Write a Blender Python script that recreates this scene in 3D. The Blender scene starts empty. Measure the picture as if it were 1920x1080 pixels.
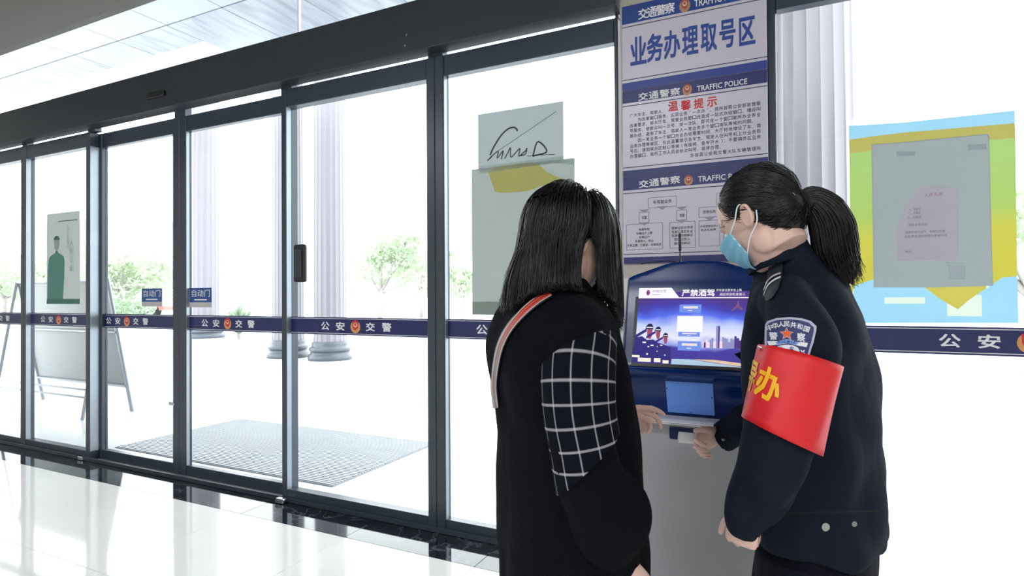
import bpy, math, random
import numpy as np
from mathutils import Vector
from mathutils.bvhtree import BVHTree

# ------------------------------------------------------------------ camera, sky, light, exposure
SC = bpy.context.scene
COL = SC.collection
FPX = 1100.0
YAW, PIT, ROL = (math.radians(a) for a in (25.975, 0.574, -0.3725))
CAM = np.array([0.0, -2.713, 1.3])
FW = np.array([-math.sin(YAW)*math.cos(PIT), math.cos(YAW)*math.cos(PIT), math.sin(PIT)])
_r0 = np.array([math.cos(YAW), math.sin(YAW), 0.0]); _u0 = np.cross(_r0, FW)
RT = math.cos(ROL)*_r0 + math.sin(ROL)*_u0
UP = -math.sin(ROL)*_r0 + math.cos(ROL)*_u0
RH = _r0.copy(); FH = np.array([-math.sin(YAW), math.cos(YAW), 0.0]); ZZ = np.array([0.0, 0.0, 1.0])
cd = bpy.data.cameras.new('camera'); cam = bpy.data.objects.new('camera', cd); COL.objects.link(cam)
cd.sensor_width = 36.0; cd.lens = FPX/1920*36; cd.clip_end = 300
from mathutils import Matrix
cam.matrix_world = Matrix([[RT[0], UP[0], -FW[0], CAM[0]], [RT[1], UP[1], -FW[1], CAM[1]], [RT[2], UP[2], -FW[2], CAM[2]], [0, 0, 0, 1]])
SC.camera = cam
SC.view_settings.view_transform = 'Standard'; SC.view_settings.look = 'None'
SC.view_settings.exposure = 0.0; SC.view_settings.gamma = 1.0; SC.view_settings.use_curve_mapping = False
w = bpy.data.worlds.new('overcast_sky'); SC.world = w; w.use_nodes = True
bg = w.node_tree.nodes['Background']; bg.inputs[0].default_value = (0.93, 0.97, 1.0, 1); bg.inputs[1].default_value = 6.0

def area_light(name, loc, sx, sy, power, col=(0.95, 0.97, 1.0)):
    l = bpy.data.lights.new(name, 'AREA'); l.shape = 'RECTANGLE'; l.size = sx; l.size_y = sy; l.energy = power; l.color = col
    o = bpy.data.objects.new(name, l); o.location = loc; COL.objects.link(o); return o
LAMPS = [(-4.6, -4.3), (-1.6, -4.3), (1.2, -4.3), (-4.6, -6.0), (-1.6, -6.0), (1.2, -6.0)]
LAMP_W = 39
for lx, ly in LAMPS: area_light('ceiling_lamp_light', (lx, ly, 3.49), 1.1, 0.5, LAMP_W)

rng = np.random.default_rng(7); random.seed(7)

# ------------------------------------------------------------------ pixel helpers (photo measured at 1920 x 1080)
def dirv(x, y): return (x-960)/FPX*RT + (540-y)/FPX*UP + FW
def P(x, y, Z): return CAM + dirv(x, y)*Z
def W(x, y, wy=0.0):
    v = dirv(x, y); return CAM + v*((wy-CAM[1])/v[1])
def G(x, y, z=0.0):
    v = dirv(x, y); return CAM + v*((z-CAM[2])/v[2])
def nrm(v): v = np.asarray(v, float); return v/np.linalg.norm(v)

# ------------------------------------------------------------------ materials
def S(r, g, b):
    f = lambda c: (c/255/12.92) if c/255 <= 0.04045 else ((c/255+0.055)/1.055)**2.4
    return (f(r), f(g), f(b), 1)
MATS = {}
def mat(name, col, rough=0.5, metal=0.0, var=0.12, scale=8.0, bump=0.0, bscale=60.0, spec=0.5, coat=0.0, trans=0.0, sheen=0.0):
    if name in MATS: return MATS[name]
    m = bpy.data.materials.new(name); m.use_nodes = True; nt = m.node_tree; n = nt.nodes; L = nt.links
    b = n['Principled BSDF']; tc = n.new('ShaderNodeTexCoord')
    nz = n.new('ShaderNodeTexNoise'); nz.inputs['Scale'].default_value = scale; nz.inputs['Detail'].default_value = 4
    L.new(tc.outputs['Object'], nz.inputs['Vector'])
    mx = n.new('ShaderNodeMix'); mx.data_type = 'RGBA'
    c = np.array(col[:3])
    mx.inputs[6].default_value = (*np.clip(c*(1-var), 0, 1), 1); mx.inputs[7].default_value = (*np.clip(c*(1+var), 0, 1), 1)
    L.new(nz.outputs['Fac'], mx.inputs[0]); L.new(mx.outputs[2], b.inputs['Base Color'])
    b.inputs['Roughness'].default_value = rough; b.inputs['Metallic'].default_value = metal
    b.inputs['Specular IOR Level'].default_value = spec; b.inputs['Coat Weight'].default_value = coat
    if sheen: b.inputs['Sheen Weight'].default_value = sheen; b.inputs['Sheen Roughness'].default_value = 0.4
    if bump:
        n2 = n.new('ShaderNodeTexNoise'); n2.inputs['Scale'].default_value = bscale; n2.inputs['Detail'].default_value = 3
        L.new(tc.outputs['Object'], n2.inputs['Vector'])
        bp = n.new('ShaderNodeBump'); bp.inputs['Strength'].default_value = bump; bp.inputs['Distance'].default_value = 0.01
        L.new(n2.outputs['Fac'], bp.inputs['Height']); L.new(bp.outputs['Normal'], b.inputs['Normal'])
    if trans:
        t = n.new('ShaderNodeBsdfTranslucent'); L.new(mx.outputs[2], t.inputs['Color'])
        ms = n.new('ShaderNodeMixShader'); ms.inputs[0].default_value = trans
        L.new(b.outputs[0], ms.inputs[1]); L.new(t.outputs[0], ms.inputs[2])
        L.new(ms.outputs[0], n['Material Output'].inputs['Surface'])
    MATS[name] = m; return m
def emit(name, col, st=1.0, var=0.0, scale=20):
    if name in MATS: return MATS[name]
    m = bpy.data.materials.new(name); m.use_nodes = True; nt = m.node_tree; n = nt.nodes
    n.remove(n['Principled BSDF']); e = n.new('ShaderNodeEmission'); e.inputs[1].default_value = st; e.inputs[0].default_value = col
    if var:
        nz = n.new('ShaderNodeTexNoise'); nz.inputs['Scale'].default_value = scale; mx = n.new('ShaderNodeMix'); mx.data_type = 'RGBA'
        c = np.array(col[:3]); mx.inputs[6].default_value = (*(c*(1-var)), 1); mx.inputs[7].default_value = (*(c*(1+var)), 1)
        nt.links.new(nz.outputs['Fac'], mx.inputs[0]); nt.links.new(mx.outputs[2], e.inputs[0])
    nt.links.new(e.outputs[0], n['Material Output'].inputs['Surface']); MATS[name] = m; return m
def glass_mat():
    m = bpy.data.materials.new('clear_glass'); m.use_nodes = True; nt = m.node_tree; n = nt.nodes
    n.remove(n['Principled BSDF'])
    t = n.new('ShaderNodeBsdfTransparent'); t.inputs[0].default_value = (0.965, 0.985, 0.98, 1)
    g = n.new('ShaderNodeBsdfGlossy'); g.inputs['Roughness'].default_value = 0.0
    lw = n.new('ShaderNodeLayerWeight'); lw.inputs[0].default_value = 0.5     # Facing: the same from both sides of the pane
    pw = n.new('ShaderNodeMath'); pw.operation = 'POWER'; pw.inputs[1].default_value = 5.0
    nt.links.new(lw.outputs['Facing'], pw.inputs[0])
    nz = n.new('ShaderNodeTexNoise'); nz.inputs['Scale'].default_value = 3
    mu = n.new('ShaderNodeMath'); mu.operation = 'MULTIPLY_ADD'; mu.inputs[1].default_value = 0.01; mu.inputs[2].default_value = 0.006
    ad = n.new('ShaderNodeMath'); ad.operation = 'MULTIPLY_ADD'; ad.inputs[1].default_value = 0.5
    mx = n.new('ShaderNodeMixShader')
    nt.links.new(nz.outputs['Fac'], mu.inputs[0]); nt.links.new(mu.outputs[0], ad.inputs[2]); nt.links.new(pw.outputs[0], ad.inputs[0])
    nt.links.new(ad.outputs[0], mx.inputs[0]); nt.links.new(t.outputs[0], mx.inputs[1]); nt.links.new(g.outputs[0], mx.inputs[2])
    nt.links.new(mx.outputs[0], n['Material Output'].inputs['Surface']); return m
GLASS = glass_mat()
def marble_mat(name, base, vein, vscale=3.0, rough=0.06, width=0.05, stretch=(1, 1, 1)):
    m = bpy.data.materials.new(name); m.use_nodes = True; nt = m.node_tree; n = nt.nodes; L = nt.links; b = n['Principled BSDF']
    g = n.new('ShaderNodeNewGeometry'); mp = n.new('ShaderNodeMapping'); mp.inputs['Scale'].default_value = stretch
    L.new(g.outputs['Position'], mp.inputs[0])
    nz = n.new('ShaderNodeTexNoise'); nz.inputs['Scale'].default_value = vscale; nz.inputs['Detail'].default_value = 8; nz.inputs['Distortion'].default_value = 1.2
    L.new(mp.outputs[0], nz.inputs['Vector'])
    r = n.new('ShaderNodeValToRGB'); r.color_ramp.elements[0].position = 0.5-width; r.color_ramp.elements[0].color = base
    e = r.color_ramp.elements.new(0.5); e.color = vein
    r.color_ramp.elements[-1].position = 0.5+width; r.color_ramp.elements[-1].color = base
    L.new(nz.outputs['Fac'], r.inputs[0]); L.new(r.outputs[0], b.inputs['Base Color'])
    b.inputs['Roughness'].default_value = rough; MATS[name] = m; return m

M_FRAME = mat('dark_aluminium', (0.032, 0.045, 0.068), 0.3, 0.0, 0.1, 5, 0.02, 200, spec=0.6)
M_REVEAL = mat('lit_reveal_aluminium', (0.30, 0.34, 0.38), 0.35, 0.6, 0.1, 5)  # frame metal made paler, with reflected outside light put into the colour
M_HEAD = mat('header_aluminium', (0.028, 0.036, 0.048), 0.42, 0.0, 0.15, 3, 0.03, 120)
M_TILE = mat('cream_polished_tile', (0.80, 0.79, 0.75), 0.07, 0.0, 0.03, 2.0, spec=0.55)
M_GROUT = mat('grout', (0.45, 0.43, 0.39), 0.8)
M_BLACK = marble_mat('black_marble', (0.008, 0.010, 0.016, 1), (0.07, 0.08, 0.10, 1), 2.2, 0.05, 0.02)
M_CEIL = mat('olive_grey_ceiling', (0.125, 0.117, 0.10), 0.85, 0, 0.06, 1.5)
M_WALL = mat('warm_white_wall', (0.62, 0.60, 0.56), 0.8, 0, 0.04, 2, 0.05, 80)
M_PILLAR = mat('beige_pillar_plaster', (0.47, 0.435, 0.405), 0.6, 0, 0.05, 4)
M_NAVY = mat('navy_print', S(28, 36, 104), 0.35, 0, 0.08, 6)
M_NAVYT = mat('blue_print', S(34, 66, 136), 0.35, 0, 0.08, 6)
M_STRIPE = mat('navy_vinyl', S(26, 34, 92), 0.3, 0, 0.08, 6)
M_WPRINT = mat('white_print', (0.80, 0.80, 0.84), 0.5, 0, 0.03)
M_SIGN = mat('lilac_white_acrylic', (0.60, 0.57, 0.68), 0.25, 0, 0.03, 3)
M_LINE = mat('dark_line_print', S(30, 34, 70), 0.5)
M_TXT = mat('black_text_print', (0.02, 0.02, 0.03), 0.5)
M_RED = mat('red_print', S(206, 40, 52), 0.5)
M_GOLD = mat('badge_gold', S(214, 150, 92), 0.4)
M_STEEL = mat('steel', (0.6, 0.6, 0.62), 0.25, 1.0, 0.05)
M_BLK = mat('black_plastic', (0.010, 0.010, 0.012), 0.4)

# ------------------------------------------------------------------ mesh builder
WL = {}
def tag(o, label=None, cat=None, group=None, kind=None):
    if label: o['label'] = label
    if cat: o['category'] = cat
    if group: o['group'] = group
    if kind: o['kind'] = kind
    return o
def thing(name, loc, label=None, cat=None, group=None, kind=None):
    o = bpy.data.objects.new(name, None); COL.objects.link(o); o.location = loc; o.empty_display_size = 0.1
    WL[o.name] = np.array(loc, float); return tag(o, label, cat, group, kind)
def finish(name, me, mats, parent, origin):
    for m in (mats if isinstance(mats, (list, tuple)) else [mats]): me.materials.append(m)
    o = bpy.data.objects.new(name, me); COL.objects.link(o)
    if parent is not None: o.parent = parent; WL[o.name] = origin
    else: o.location = origin; WL[o.name] = np.array(origin, float)
    return o
class MB:
    def __init__(s): s.v = []; s.f = []; s.m = []; s.n = 0; s.uv = None
    def add(s, v, f, m=0):
        v = np.asarray(v, float).reshape(-1, 3); s.v.append(v)
        s.f += [tuple(i+s.n for i in q) for q in f]; s.m += [m]*len(f); s.n += len(v); return s
    def box(s, a, b, m=0):
        (x0, y0, z0), (x1, y1, z1) = np.minimum(a, b), np.maximum(a, b)
        return s.add([(x0, y0, z0), (x1, y0, z0), (x1, y1, z0), (x0, y1, z0), (x0, y0, z1), (x1, y0, z1), (x1, y1, z1), (x0, y1, z1)],
                     [(0, 3, 2, 1), (4, 5, 6, 7), (0, 1, 5, 4), (1, 2, 6, 5), (2, 3, 7, 6), (3, 0, 4, 7)], m)
    def bbox(s, a, b, bev=0.004, m=0):      # box with chamfered edges
        a, b = np.minimum(a, b), np.maximum(a, b); c = (a+b)/2; h = (b-a)/2; bev = min(bev, h.min()*0.9)
        pts = []; idx = {}
        for sx in (-1, 1):
            for sy in (-1, 1):
                for sz in (-1, 1):
                    for k in range(3):
                        hh = h - bev; hh = hh.copy(); hh[k] = h[k]
                        idx[(sx, sy, sz, k)] = len(pts); pts.append(c + hh*np.array([sx, sy, sz]))
        F = []
        for k in range(3):
            i, j = [q for q in range(3) if q != k]
            for sg in (-1, 1):
                def g(a_, b_):
                    q = [0, 0, 0]; q[k] = sg; q[i] = a_; q[j] = b_; return idx[(*q, k)]
                q = [g(-1, -1), g(1, -1), g(1, 1), g(-1, 1)]
                if (sg < 0) != (k == 1): q = q[::-1]
                F.append(tuple(q))
        for k in range(3):      # edges along axis k
            i, j = [q for q in range(3) if q != k]
            for a_ in (-1, 1):
                for b_ in (-1, 1):
                    def g(sk, f):
                        q = [0, 0, 0]; q[k] = sk; q[i] = a_; q[j] = b_; return idx[(*q, f)]
                    q = [g(-1, i), g(1, i), g(1, j), g(-1, j)]
                    F.append(tuple(q if (a_*b_ > 0) == (k != 1) else q[::-1]))
        for sx in (-1, 1):
            for sy in (-1, 1):
                for sz in (-1, 1):
                    q = [idx[(sx, sy, sz, k)] for k in range(3)]
                    F.append(tuple(q if sx*sy*sz > 0 else q[::-1]))
        return s.add(pts, F, m)
    def quad(s, p, m=0): return s.add(p, [(0, 1, 2, 3)], m)
    def grid(s, pts, m=0, closed=False):
        pts = np.asarray(pts, float); a, b = pts.shape[:2]
        F = []
        for i in range(a-1):
            for j in range(b if closed else b-1):
                k = (j+1) % b; F.append((i*b+j, i*b+k, (i+1)*b+k, (i+1)*b+j))
        return s.add(pts.reshape(-1, 3), F, m)
    def loft(s, rings, m=0, cap=True):
        R = np.asarray(rings, float); a, b = R.shape[:2]; n0 = s.n; s.grid(R, m, True)
        if cap:
            s.add([R[0].mean(0)], [], m); c0 = s.n-1; s.add([R[-1].mean(0)], [], m); c1 = s.n-1
            for j in range(b):
                k = (j+1) % b
                s.f.append((c0, n0+k, n0+j)); s.m.append(m)
                s.f.append((c1, n0+(a-1)*b+j, n0+(a-1)*b+k)); s.m.append(m)
        return s
    def tube(s, pts, r, n=8, m=0, cap=True): return s.loft(tube_rings(pts, r, n), m, cap)
    def lathe(s, prof, c, n=24, m=0, mod=None):
        th = np.arange(n)/n*2*math.pi; rr = np.ones(n) if mod is None else mod(th)
        R = [np.stack([c[0]+r*rr*np.cos(th), c[1]+r*rr*np.sin(th), np.full(n, c[2]+z)], 1) for r, z in prof]
        return s.loft(R, m)
    def ell(s, c, ax, r, n=16, m=0):
        c = np.asarray(c, float); R = []
        for i in range(1, n):
            t = math.pi*i/n
            R.append([c+ax[2]*(-math.cos(t)*r[2])+(ax[0]*math.cos(p)*r[0]+ax[1]*math.sin(p)*r[1])*math.sin(t) for p in np.arange(2*n)/(2*n)*2*math.pi])
        return s.loft(R, m)
    def prism(s, outline, off, m=0):
        o = np.asarray(outline, float); k = len(o); off = np.asarray(off, float)
        F = [tuple(range(k))[::-1], tuple(range(k, 2*k))] + [(i, (i+1) % k, k+(i+1) % k, k+i) for i in range(k)]
        return s.add(np.vstack([o, o+off]), F, m)
    def mesh(s, name, origin, smooth=False):
        me = bpy.data.meshes.new(name)
        V = (np.vstack(s.v) if s.v else np.zeros((0, 3))) - np.asarray(origin, float)
        me.from_pydata(V.tolist(), [], s.f); me.polygons.foreach_set('material_index', s.m)
        if smooth: me.polygons.foreach_set('use_smooth', [True]*len(s.f))
        if s.uv is not None:
            uvl = me.uv_layers.new(name='UVMap'); li = np.empty(len(me.loops), int); me.loops.foreach_get('vertex_index', li)
            uvl.data.foreach_set('uv', np.asarray(s.uv)[li].ravel())
        me.update(); return me
    def build(s, name, mats, parent=None, smooth=False, origin=None):
        if parent is not None: origin = WL[parent.name]
        elif origin is None:
            V = np.vstack(s.v); origin = np.array([(V[:, 0].min()+V[:, 0].max())/2, (V[:, 1].min()+V[:, 1].max())/2, V[:, 2].min()])
        return finish(name, s.mesh(name, origin, smooth), mats, parent, origin)
def tube_rings(pts, r, n=8, rb=None, ref=None):
    pts = np.asarray(pts, float); k = len(pts); r = np.broadcast_to(r, k); rb = r if rb is None else np.broadcast_to(rb, k)
    T = np.gradient(pts, axis=0); T /= np.linalg.norm(T, axis=1)[:, None]
    a = np.asarray(ref, float) if ref is not None else (np.array([0, 0, 1.0]) if abs(T[0][2]) < 0.9 else np.array([1.0, 0, 0]))
    R = []; th = np.arange(n)/n*2*math.pi
    for i in range(k):
        a = a - T[i]*(a@T[i]); a /= np.linalg.norm(a); b = np.cross(T[i], a)
        R.append(pts[i]+np.outer(np.cos(th)*r[i], a)+np.outer(np.sin(th)*rb[i], b))
    return np.array(R)
def cr(pts, n=6):                               # Catmull-Rom through rows
    p = np.asarray(pts, float); k = len(p); e = np.vstack([[2*p[0]-p[1]], p, [2*p[-1]-p[-2]]]); out = []
    for i in range(k-1):
        for t in np.arange(n)/n:
            a, b, c, d = e[i:i+4]
            out.append(0.5*(2*b+(c-a)*t+(2*a-5*b+4*c-d)*t*t+(3*b-a-3*c+d)*t**3))
    out.append(p[-1]); return np.array(out)
def part(name, parent, mats, fn=None, box=None, smooth=False, bev=0.0):
    b = MB()
    if box: (b.bbox(np.array(box[0], float), np.array(box[1], float), bev) if bev else b.box(np.array(box[0], float), np.array(box[1], float)))
    else: fn(b)
    return b.build(name, mats, parent, smooth)
def fast_mesh(name, V, Q, smooth=True):
    me = bpy.data.meshes.new(name); k = Q.shape[1]
    me.vertices.add(len(V)); me.vertices.foreach_set('co', V.astype(np.float32).ravel())
    me.loops.add(Q.size); me.loops.foreach_set('vertex_index', Q.astype(np.int32).ravel())
    me.polygons.add(len(Q)); me.polygons.foreach_set('loop_start', (np.arange(len(Q))*k).astype(np.int32))
    if smooth: me.polygons.foreach_set('use_smooth', np.ones(len(Q), bool))
    me.update(calc_edges=True); me.validate(); return me

# ------------------------------------------------------------------ lettering
_tc = bpy.data.curves.new('lettering_source', 'FONT'); _to = bpy.data.objects.new('lettering_source', _tc); COL.objects.link(_to)
_tcache = {}
def text_geo(s, bold=0.0):
    k = s
    if k not in _tcache:
        _tc.body = s; _tc.resolution_u = 2
        bpy.context.view_layer.update(); dg = bpy.context.evaluated_depsgraph_get()
        me = bpy.data.meshes.new_from_object(_to.evaluated_get(dg))
        V = np.array([v.co[:2] for v in me.vertices]); F = [tuple(p.vertices) for p in me.polygons]
        bpy.data.meshes.remove(me)
        lo, hi = V.min(0), V.max(0); _tcache[k] = ((V-lo)/(hi-lo), F, (hi-lo)[0]/(hi-lo)[1])
    return _tcache[k]
def text(b, s, fn, m=0, bold=0.0):              # fn maps unit (u, v) to a point; bold strikes the glyph several times
    V, F, asp = text_geo(s)
    o = np.array(fn(0, 0)); nn = np.cross(np.array(fn(1, 0))-o, np.array(fn(0, 1))-o); nn = nn/(np.linalg.norm(nn)+1e-12)
    for k, (du, dv) in enumerate(((0, 0),) if not bold else ((-bold, -bold), (bold, -bold), (-bold, bold), (bold, bold))):
        b.add([np.array(fn(u+du/asp, v+dv))+nn*(k*6e-5) for u, v in V], F, m)
def flat(x0, x1, z0, z1, y): return lambda u, v: (x0+(x1-x0)*u, y, z0+(z1-z0)*v)
def text_in(b, s, x0, z0, h, y, m=0, bold=0.0, w=None):
    _, _, asp = text_geo(s, bold); ww = h*asp if w is None else w
    text(b, s, flat(x0, x0+ww, z0, z0+h, y), m, bold); return ww
def disc(b, fn, cx, cy, rx, ry, n=20, m=0, a0=0, a1=2*math.pi):
    th = np.linspace(a0, a1, n, endpoint=(a1-a0 < 6.28)); b.add([fn(cx, cy)]+[fn(cx+rx*math.cos(t), cy+ry*math.sin(t)) for t in th],
          [(0, i+1, (i+1) % n+1) for i in range(n if a1-a0 > 6.27 else n-1)], m)
def badge(b, fn, d=0.0):                         # police badge: gold wreath, red shield, emblem; fn(u, v, lift)
    disc(b, lambda u, v: fn(u, v, 0.0), 0.5, 0.46, 0.47, 0.45, 24, 0)
    sh = [(0.5, 0.97), (0.62, 0.9), (0.80, 0.84), (0.78, 0.45), (0.66, 0.28), (0.5, 0.2), (0.34, 0.28), (0.22, 0.45), (0.20, 0.84), (0.38, 0.9)]
    b.add([fn(0.5, 0.55, 1.0)]+[fn(u, v, 1.0) for u, v in sh], [(0, i+1, (i+1) % len(sh)+1) for i in range(len(sh))], 1)
    disc(b, lambda u, v: fn(u, v, 2.0), 0.5, 0.60, 0.20, 0.17, 16, 2)
    disc(b, lambda u, v: fn(u, v, 3.0), 0.5, 0.63, 0.12, 0.10, 12, 1)
BADGE_M = [M_GOLD, M_RED, mat('badge_pale', S(240, 200, 180), 0.5)]

# ================================================================== SETTING
X0, X1, YB, ZC = -8.4, 2.4, -7.0, 3.55
floor = part('floor', None, M_GROUT, box=((X0, YB, -0.12), (X1, 0, -0.006))); tag(floor, 'glossy cream tiled hall floor with a black marble border along the glass', kind='structure')
TS = 0.8
tm = MB().bbox(np.array([-TS/2+.001, -TS/2+.001, -0.010]), np.array([TS/2-.001, TS/2-.001, 0.0]), 0.0008).mesh('floor_tile', (0, 0, 0)); tm.materials.append(M_TILE)
ncol = 0
for i in range(14):
    for j in range(9):
        cx = X0+TS*(i+0.5)-0.2; cy = -0.27-TS*(j+0.5)
        if cx-TS/2 < X0-0.25 or cx+TS/2 > X1+0.4 or cy-TS/2 < YB-0.6: continue
        o = bpy.data.objects.new('floor_tile', tm); COL.objects.link(o); o.parent = floor
        o.location = Vector((cx, cy, 0.0))-Vector(WL[floor.name])
bm_ = MB().bbox(np.array([-TS/2+.001, -0.134, -0.010]), np.array([TS/2-.001, 0.134, 0.0]), 0.0008).mesh('border_tile', (0, 0, 0)); bm_.materials.append(M_BLACK)
for i in range(14):
    o = bpy.data.objects.new('border_tile', bm_); COL.objects.link(o); o.parent = floor
    o.location = Vector((X0+TS*(i+0.5)-0.2, -0.135, 0.0))-Vector(WL[floor.name])
tag(part('ceiling', None, M_CEIL, box=((X0, YB, ZC), (X1, 0.10, ZC+0.12))), 'olive grey hall ceiling ending at the top of the glass wall', kind='structure')
tag(part('wall_left', None, M_WALL, box=((X0-0.15, YB, -0.1), (X0, 0.10, ZC))), kind='structure')
tag(part('wall_right', None, M_WALL, box=((X1, YB, -0.1), (X1+0.15, 0.10, ZC))), kind='structure')
tag(part('wall_back', None, M_WALL, box=((X0, YB-0.15, -0.1), (X1, YB, ZC))), kind='structure')
M_LAMP = emit('lamp_diffuser', (0.95, 0.97, 1, 1), 2.0)
for i, (lx, ly) in enumerate(LAMPS):
    t = thing('ceiling_light', (lx, ly, ZC-0.05), 'flat rectangular ceiling light panel behind the viewer', 'light', 'ceiling light panels')
    part('frame', t, M_WPRINT, box=((lx-.62, ly-.32, ZC-.045), (lx+.62, ly+.32, ZC)), bev=.006)
    part('diffuser', t, M_LAMP, box=((lx-.57, ly-.27, ZC-.05), (lx+.57, ly+.27, ZC-.044)))

# glass wall bays: (name, x0, x1, face depth y, left stile, right stile)
ZS0, ZS1 = 1.060, 1.166
def stripe_geo(par, x0, x1, yg, letters=True, cxs=None):
    ys = yg-0.0012; k = (ys+2.713)/2.713
    z0 = 1.3+(ZS0-1.3)*k; z1 = 1.3+(ZS1-1.3)*k; h = z1-z0
    st = part('stripe', par, M_STRIPE, box=((x0, ys, z0), (x1, yg-.0002, z1)))
    b = MB()
    for zz in (z0+h*0.07, z1-h*0.095): b.box((x0, ys-.0006, zz), (x1, ys, zz+h*0.028))
    b.build('rule', M_WPRINT, st)
    if letters:
        c = (x0+x1)/2 if cxs is None else cxs
        b = MB(); hh = h*0.46; zb = z0+h*0.27
        for ch, dx in (('公', -.245), ('安', -.125), ('交', .105), ('警', .225)):
            text(b, ch, flat(c+dx-.03+.0, c+dx+.035, zb, zb+hh, ys-.0008), 0, 0.02)
        b.build('lettering', M_WPRINT, st)
        b = MB(); bw = 0.078
        badge(b, lambda u, v, l: (c-bw/2-.005+u*bw, ys-.0008-.0004*l, z0+h*.12+v*h*.78)); b.build('badge', BADGE_M, st)
    return st
BOT, RB, RTOP, HB = 0.075, 2.497, 2.612, 2.672
def bay(kind, idx, x0, x1, yf, ls, rs, dep=0.06, letters=True, cxs=None, label=None, strip=True):
    t = thing('%s_%d' % (kind, idx), ((x0+x1)/2, yf, 0), label, kind='structure')
    e = 0.0008
    part('stile', t, [M_FRAME], box=((x0+e, yf, 0.0), (x0+ls, yf+dep, RTOP)), bev=.004)
    part('stile', t, [M_FRAME], box=((x1-rs, yf, 0.0), (x1-e, yf+dep, RTOP)), bev=.004)
    part('top_rail', t, M_FRAME, box=((x0+ls, yf+.004, RB), (x1-rs, yf+dep, RTOP)), bev=.004)
    part('bottom_rail', t, M_FRAME, box=((x0+ls, yf+.004, 0.0), (x1-rs, yf+dep, BOT)), bev=.004)
    yg = yf+dep*0.55
    part('glass_pane', t, GLASS, box=((x0+ls, yg, BOT), (x1-rs, yg+.006, RB)))
    if strip: stripe_geo(t, x0+ls, x1-rs, yg, letters, cxs)
    return t, yg
def cx_of(px, yg): return W(px, 600, yg)[0]
bays = {}
bays['w1'] = bay('window', 1, -8.4, -7.15, 0, .05, .05)
bays['w2'] = bay('window', 2, -7.15, -6.03, 0, .05, .045, .07, cxs=-6.60)
bays['w3'] = bay('window', 3, -6.03, -5.045, 0, .035, .055, .072, cxs=cx_of(111, .04))
bays['d1'] = bay('door', 1, -5.065, -4.06, .0725, .05, .075, .05, cxs=cx_of(239, .10))
bays['d2'] = bay('door', 2, -4.06, -2.935, .0725, .075, .05, .05, cxs=cx_of(428, .10))
bays['w4'] = bay('window', 4, -2.955, -1.79, 0, .042, .056, .072, cxs=cx_of(668, .04))
bays['w5'] = bay('window', 5, -1.79, -.755, 0, .058, .02, .06, cxs=cx_of(981, .033))
bays['w6'] = bay('window', 6, -.108, 1.12, 0, .034, .06, .06, cxs=cx_of(1933, .033))
bays['w7'] = bay('window', 7, 1.12, 2.4, 0, .06, .06)
# post reveals: the outside light they reflect, painted as paler metal strips
for k, x, d in (('w3', -5.0445, .070), ('w4', -2.9125, .036), ('w3', -5.9945, .036), ('d2', -3.9845, .024), ('w5', -1.7315, .028)):
    t = bays[k][0]; y0 = (0.003 if k != 'd2' else .075)
    part('lit_reveal_strip', t, M_REVEAL, box=((x, y0, BOT), (x+.003, y0+d, RB)))
# transom band between rail and header, header box, upper glass
tr = thing('window_8', (-4.5, 0, RTOP), 'upper glazing above the dark header box', kind='structure')
for xa, xb in ((-8.4, -7.18), (-7.12, -6.06), (-5.99, -5.08), (-4.99, -4.12), (-4.0, -2.96), (-2.87, -1.835), (-1.74, -.77)):
    part('transom_pane', tr, GLASS, box=((xa, .03, RTOP), (xb, .036, 2.74)))
for xc, ww in ((-7.15, .06), (-6.025, .07), (-5.035, .09), (-4.06, .12), (-2.915, .09), (-1.788, .095), (-.762, .016)):
    yo = .072 if xc == -4.06 else 0
    part('transom_post', tr, M_FRAME, box=((xc-ww/2, 0.004+yo, RTOP), (xc+ww/2, .06+yo, 2.74)), bev=.003)
for xa, xb in ((X0, -5.6), (-5.597, -2.832), (-2.826, -.75), (-.74, X1)):
    part('upper_pane', tr, GLASS, box=((xa, .03, 2.94 if xa < -.745 else RTOP), (xb, .038, ZC)))
part('silicone_joint', tr, M_WPRINT, box=((-2.833, .024, 2.94), (-2.825, .044, ZC)))
hd = thing('trim_1', (-4.5, -.08, 2.63), 'long dark grey header box over the sliding doors', kind='structure')
part('header_box', hd, M_HEAD, box=((X0, -.08, 2.63), (-.745, .025, 2.905)), bev=.003)
b = MB()
for px, py in ((763, 66), (760, 86)):
    q = W(px, py, -.08); b.tube([q+[0, .002, 0], q+[0, -.004, 0]], [.006, .006], 10)
b.build('screw', M_STEEL, hd, origin=None)
q = W(297, 178, -.08)
part('door_sensor', hd, M_BLK, box=(q+[-.11, -.02, -.02], q+[.08, .002, .022]), bev=.006)
part('trim_2', None, M_FRAME, box=((X0, -.012, 0), (-.745, .0, .03)), bev=.003); tag(bpy.data.objects['trim_2'], kind='structure')
pl = part('pillar', None, M_PILLAR, box=((-.735, -.035, 0), (-.12, .09, ZC)), bev=.004); tag(pl, 'beige plaster pillar between the glass bays carrying three sign boards', kind='structure')
part('edge_trim', pl, M_FRAME, box=((-.119, -.034, 0), (-.108, .09, ZC)), bev=.002)

q = W(322, 757, .072)
part('latch', bays['d1'][0], M_STEEL, box=(q+[-.03, -.006, -.012], q+[.03, .001, .012]), bev=.003)
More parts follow.
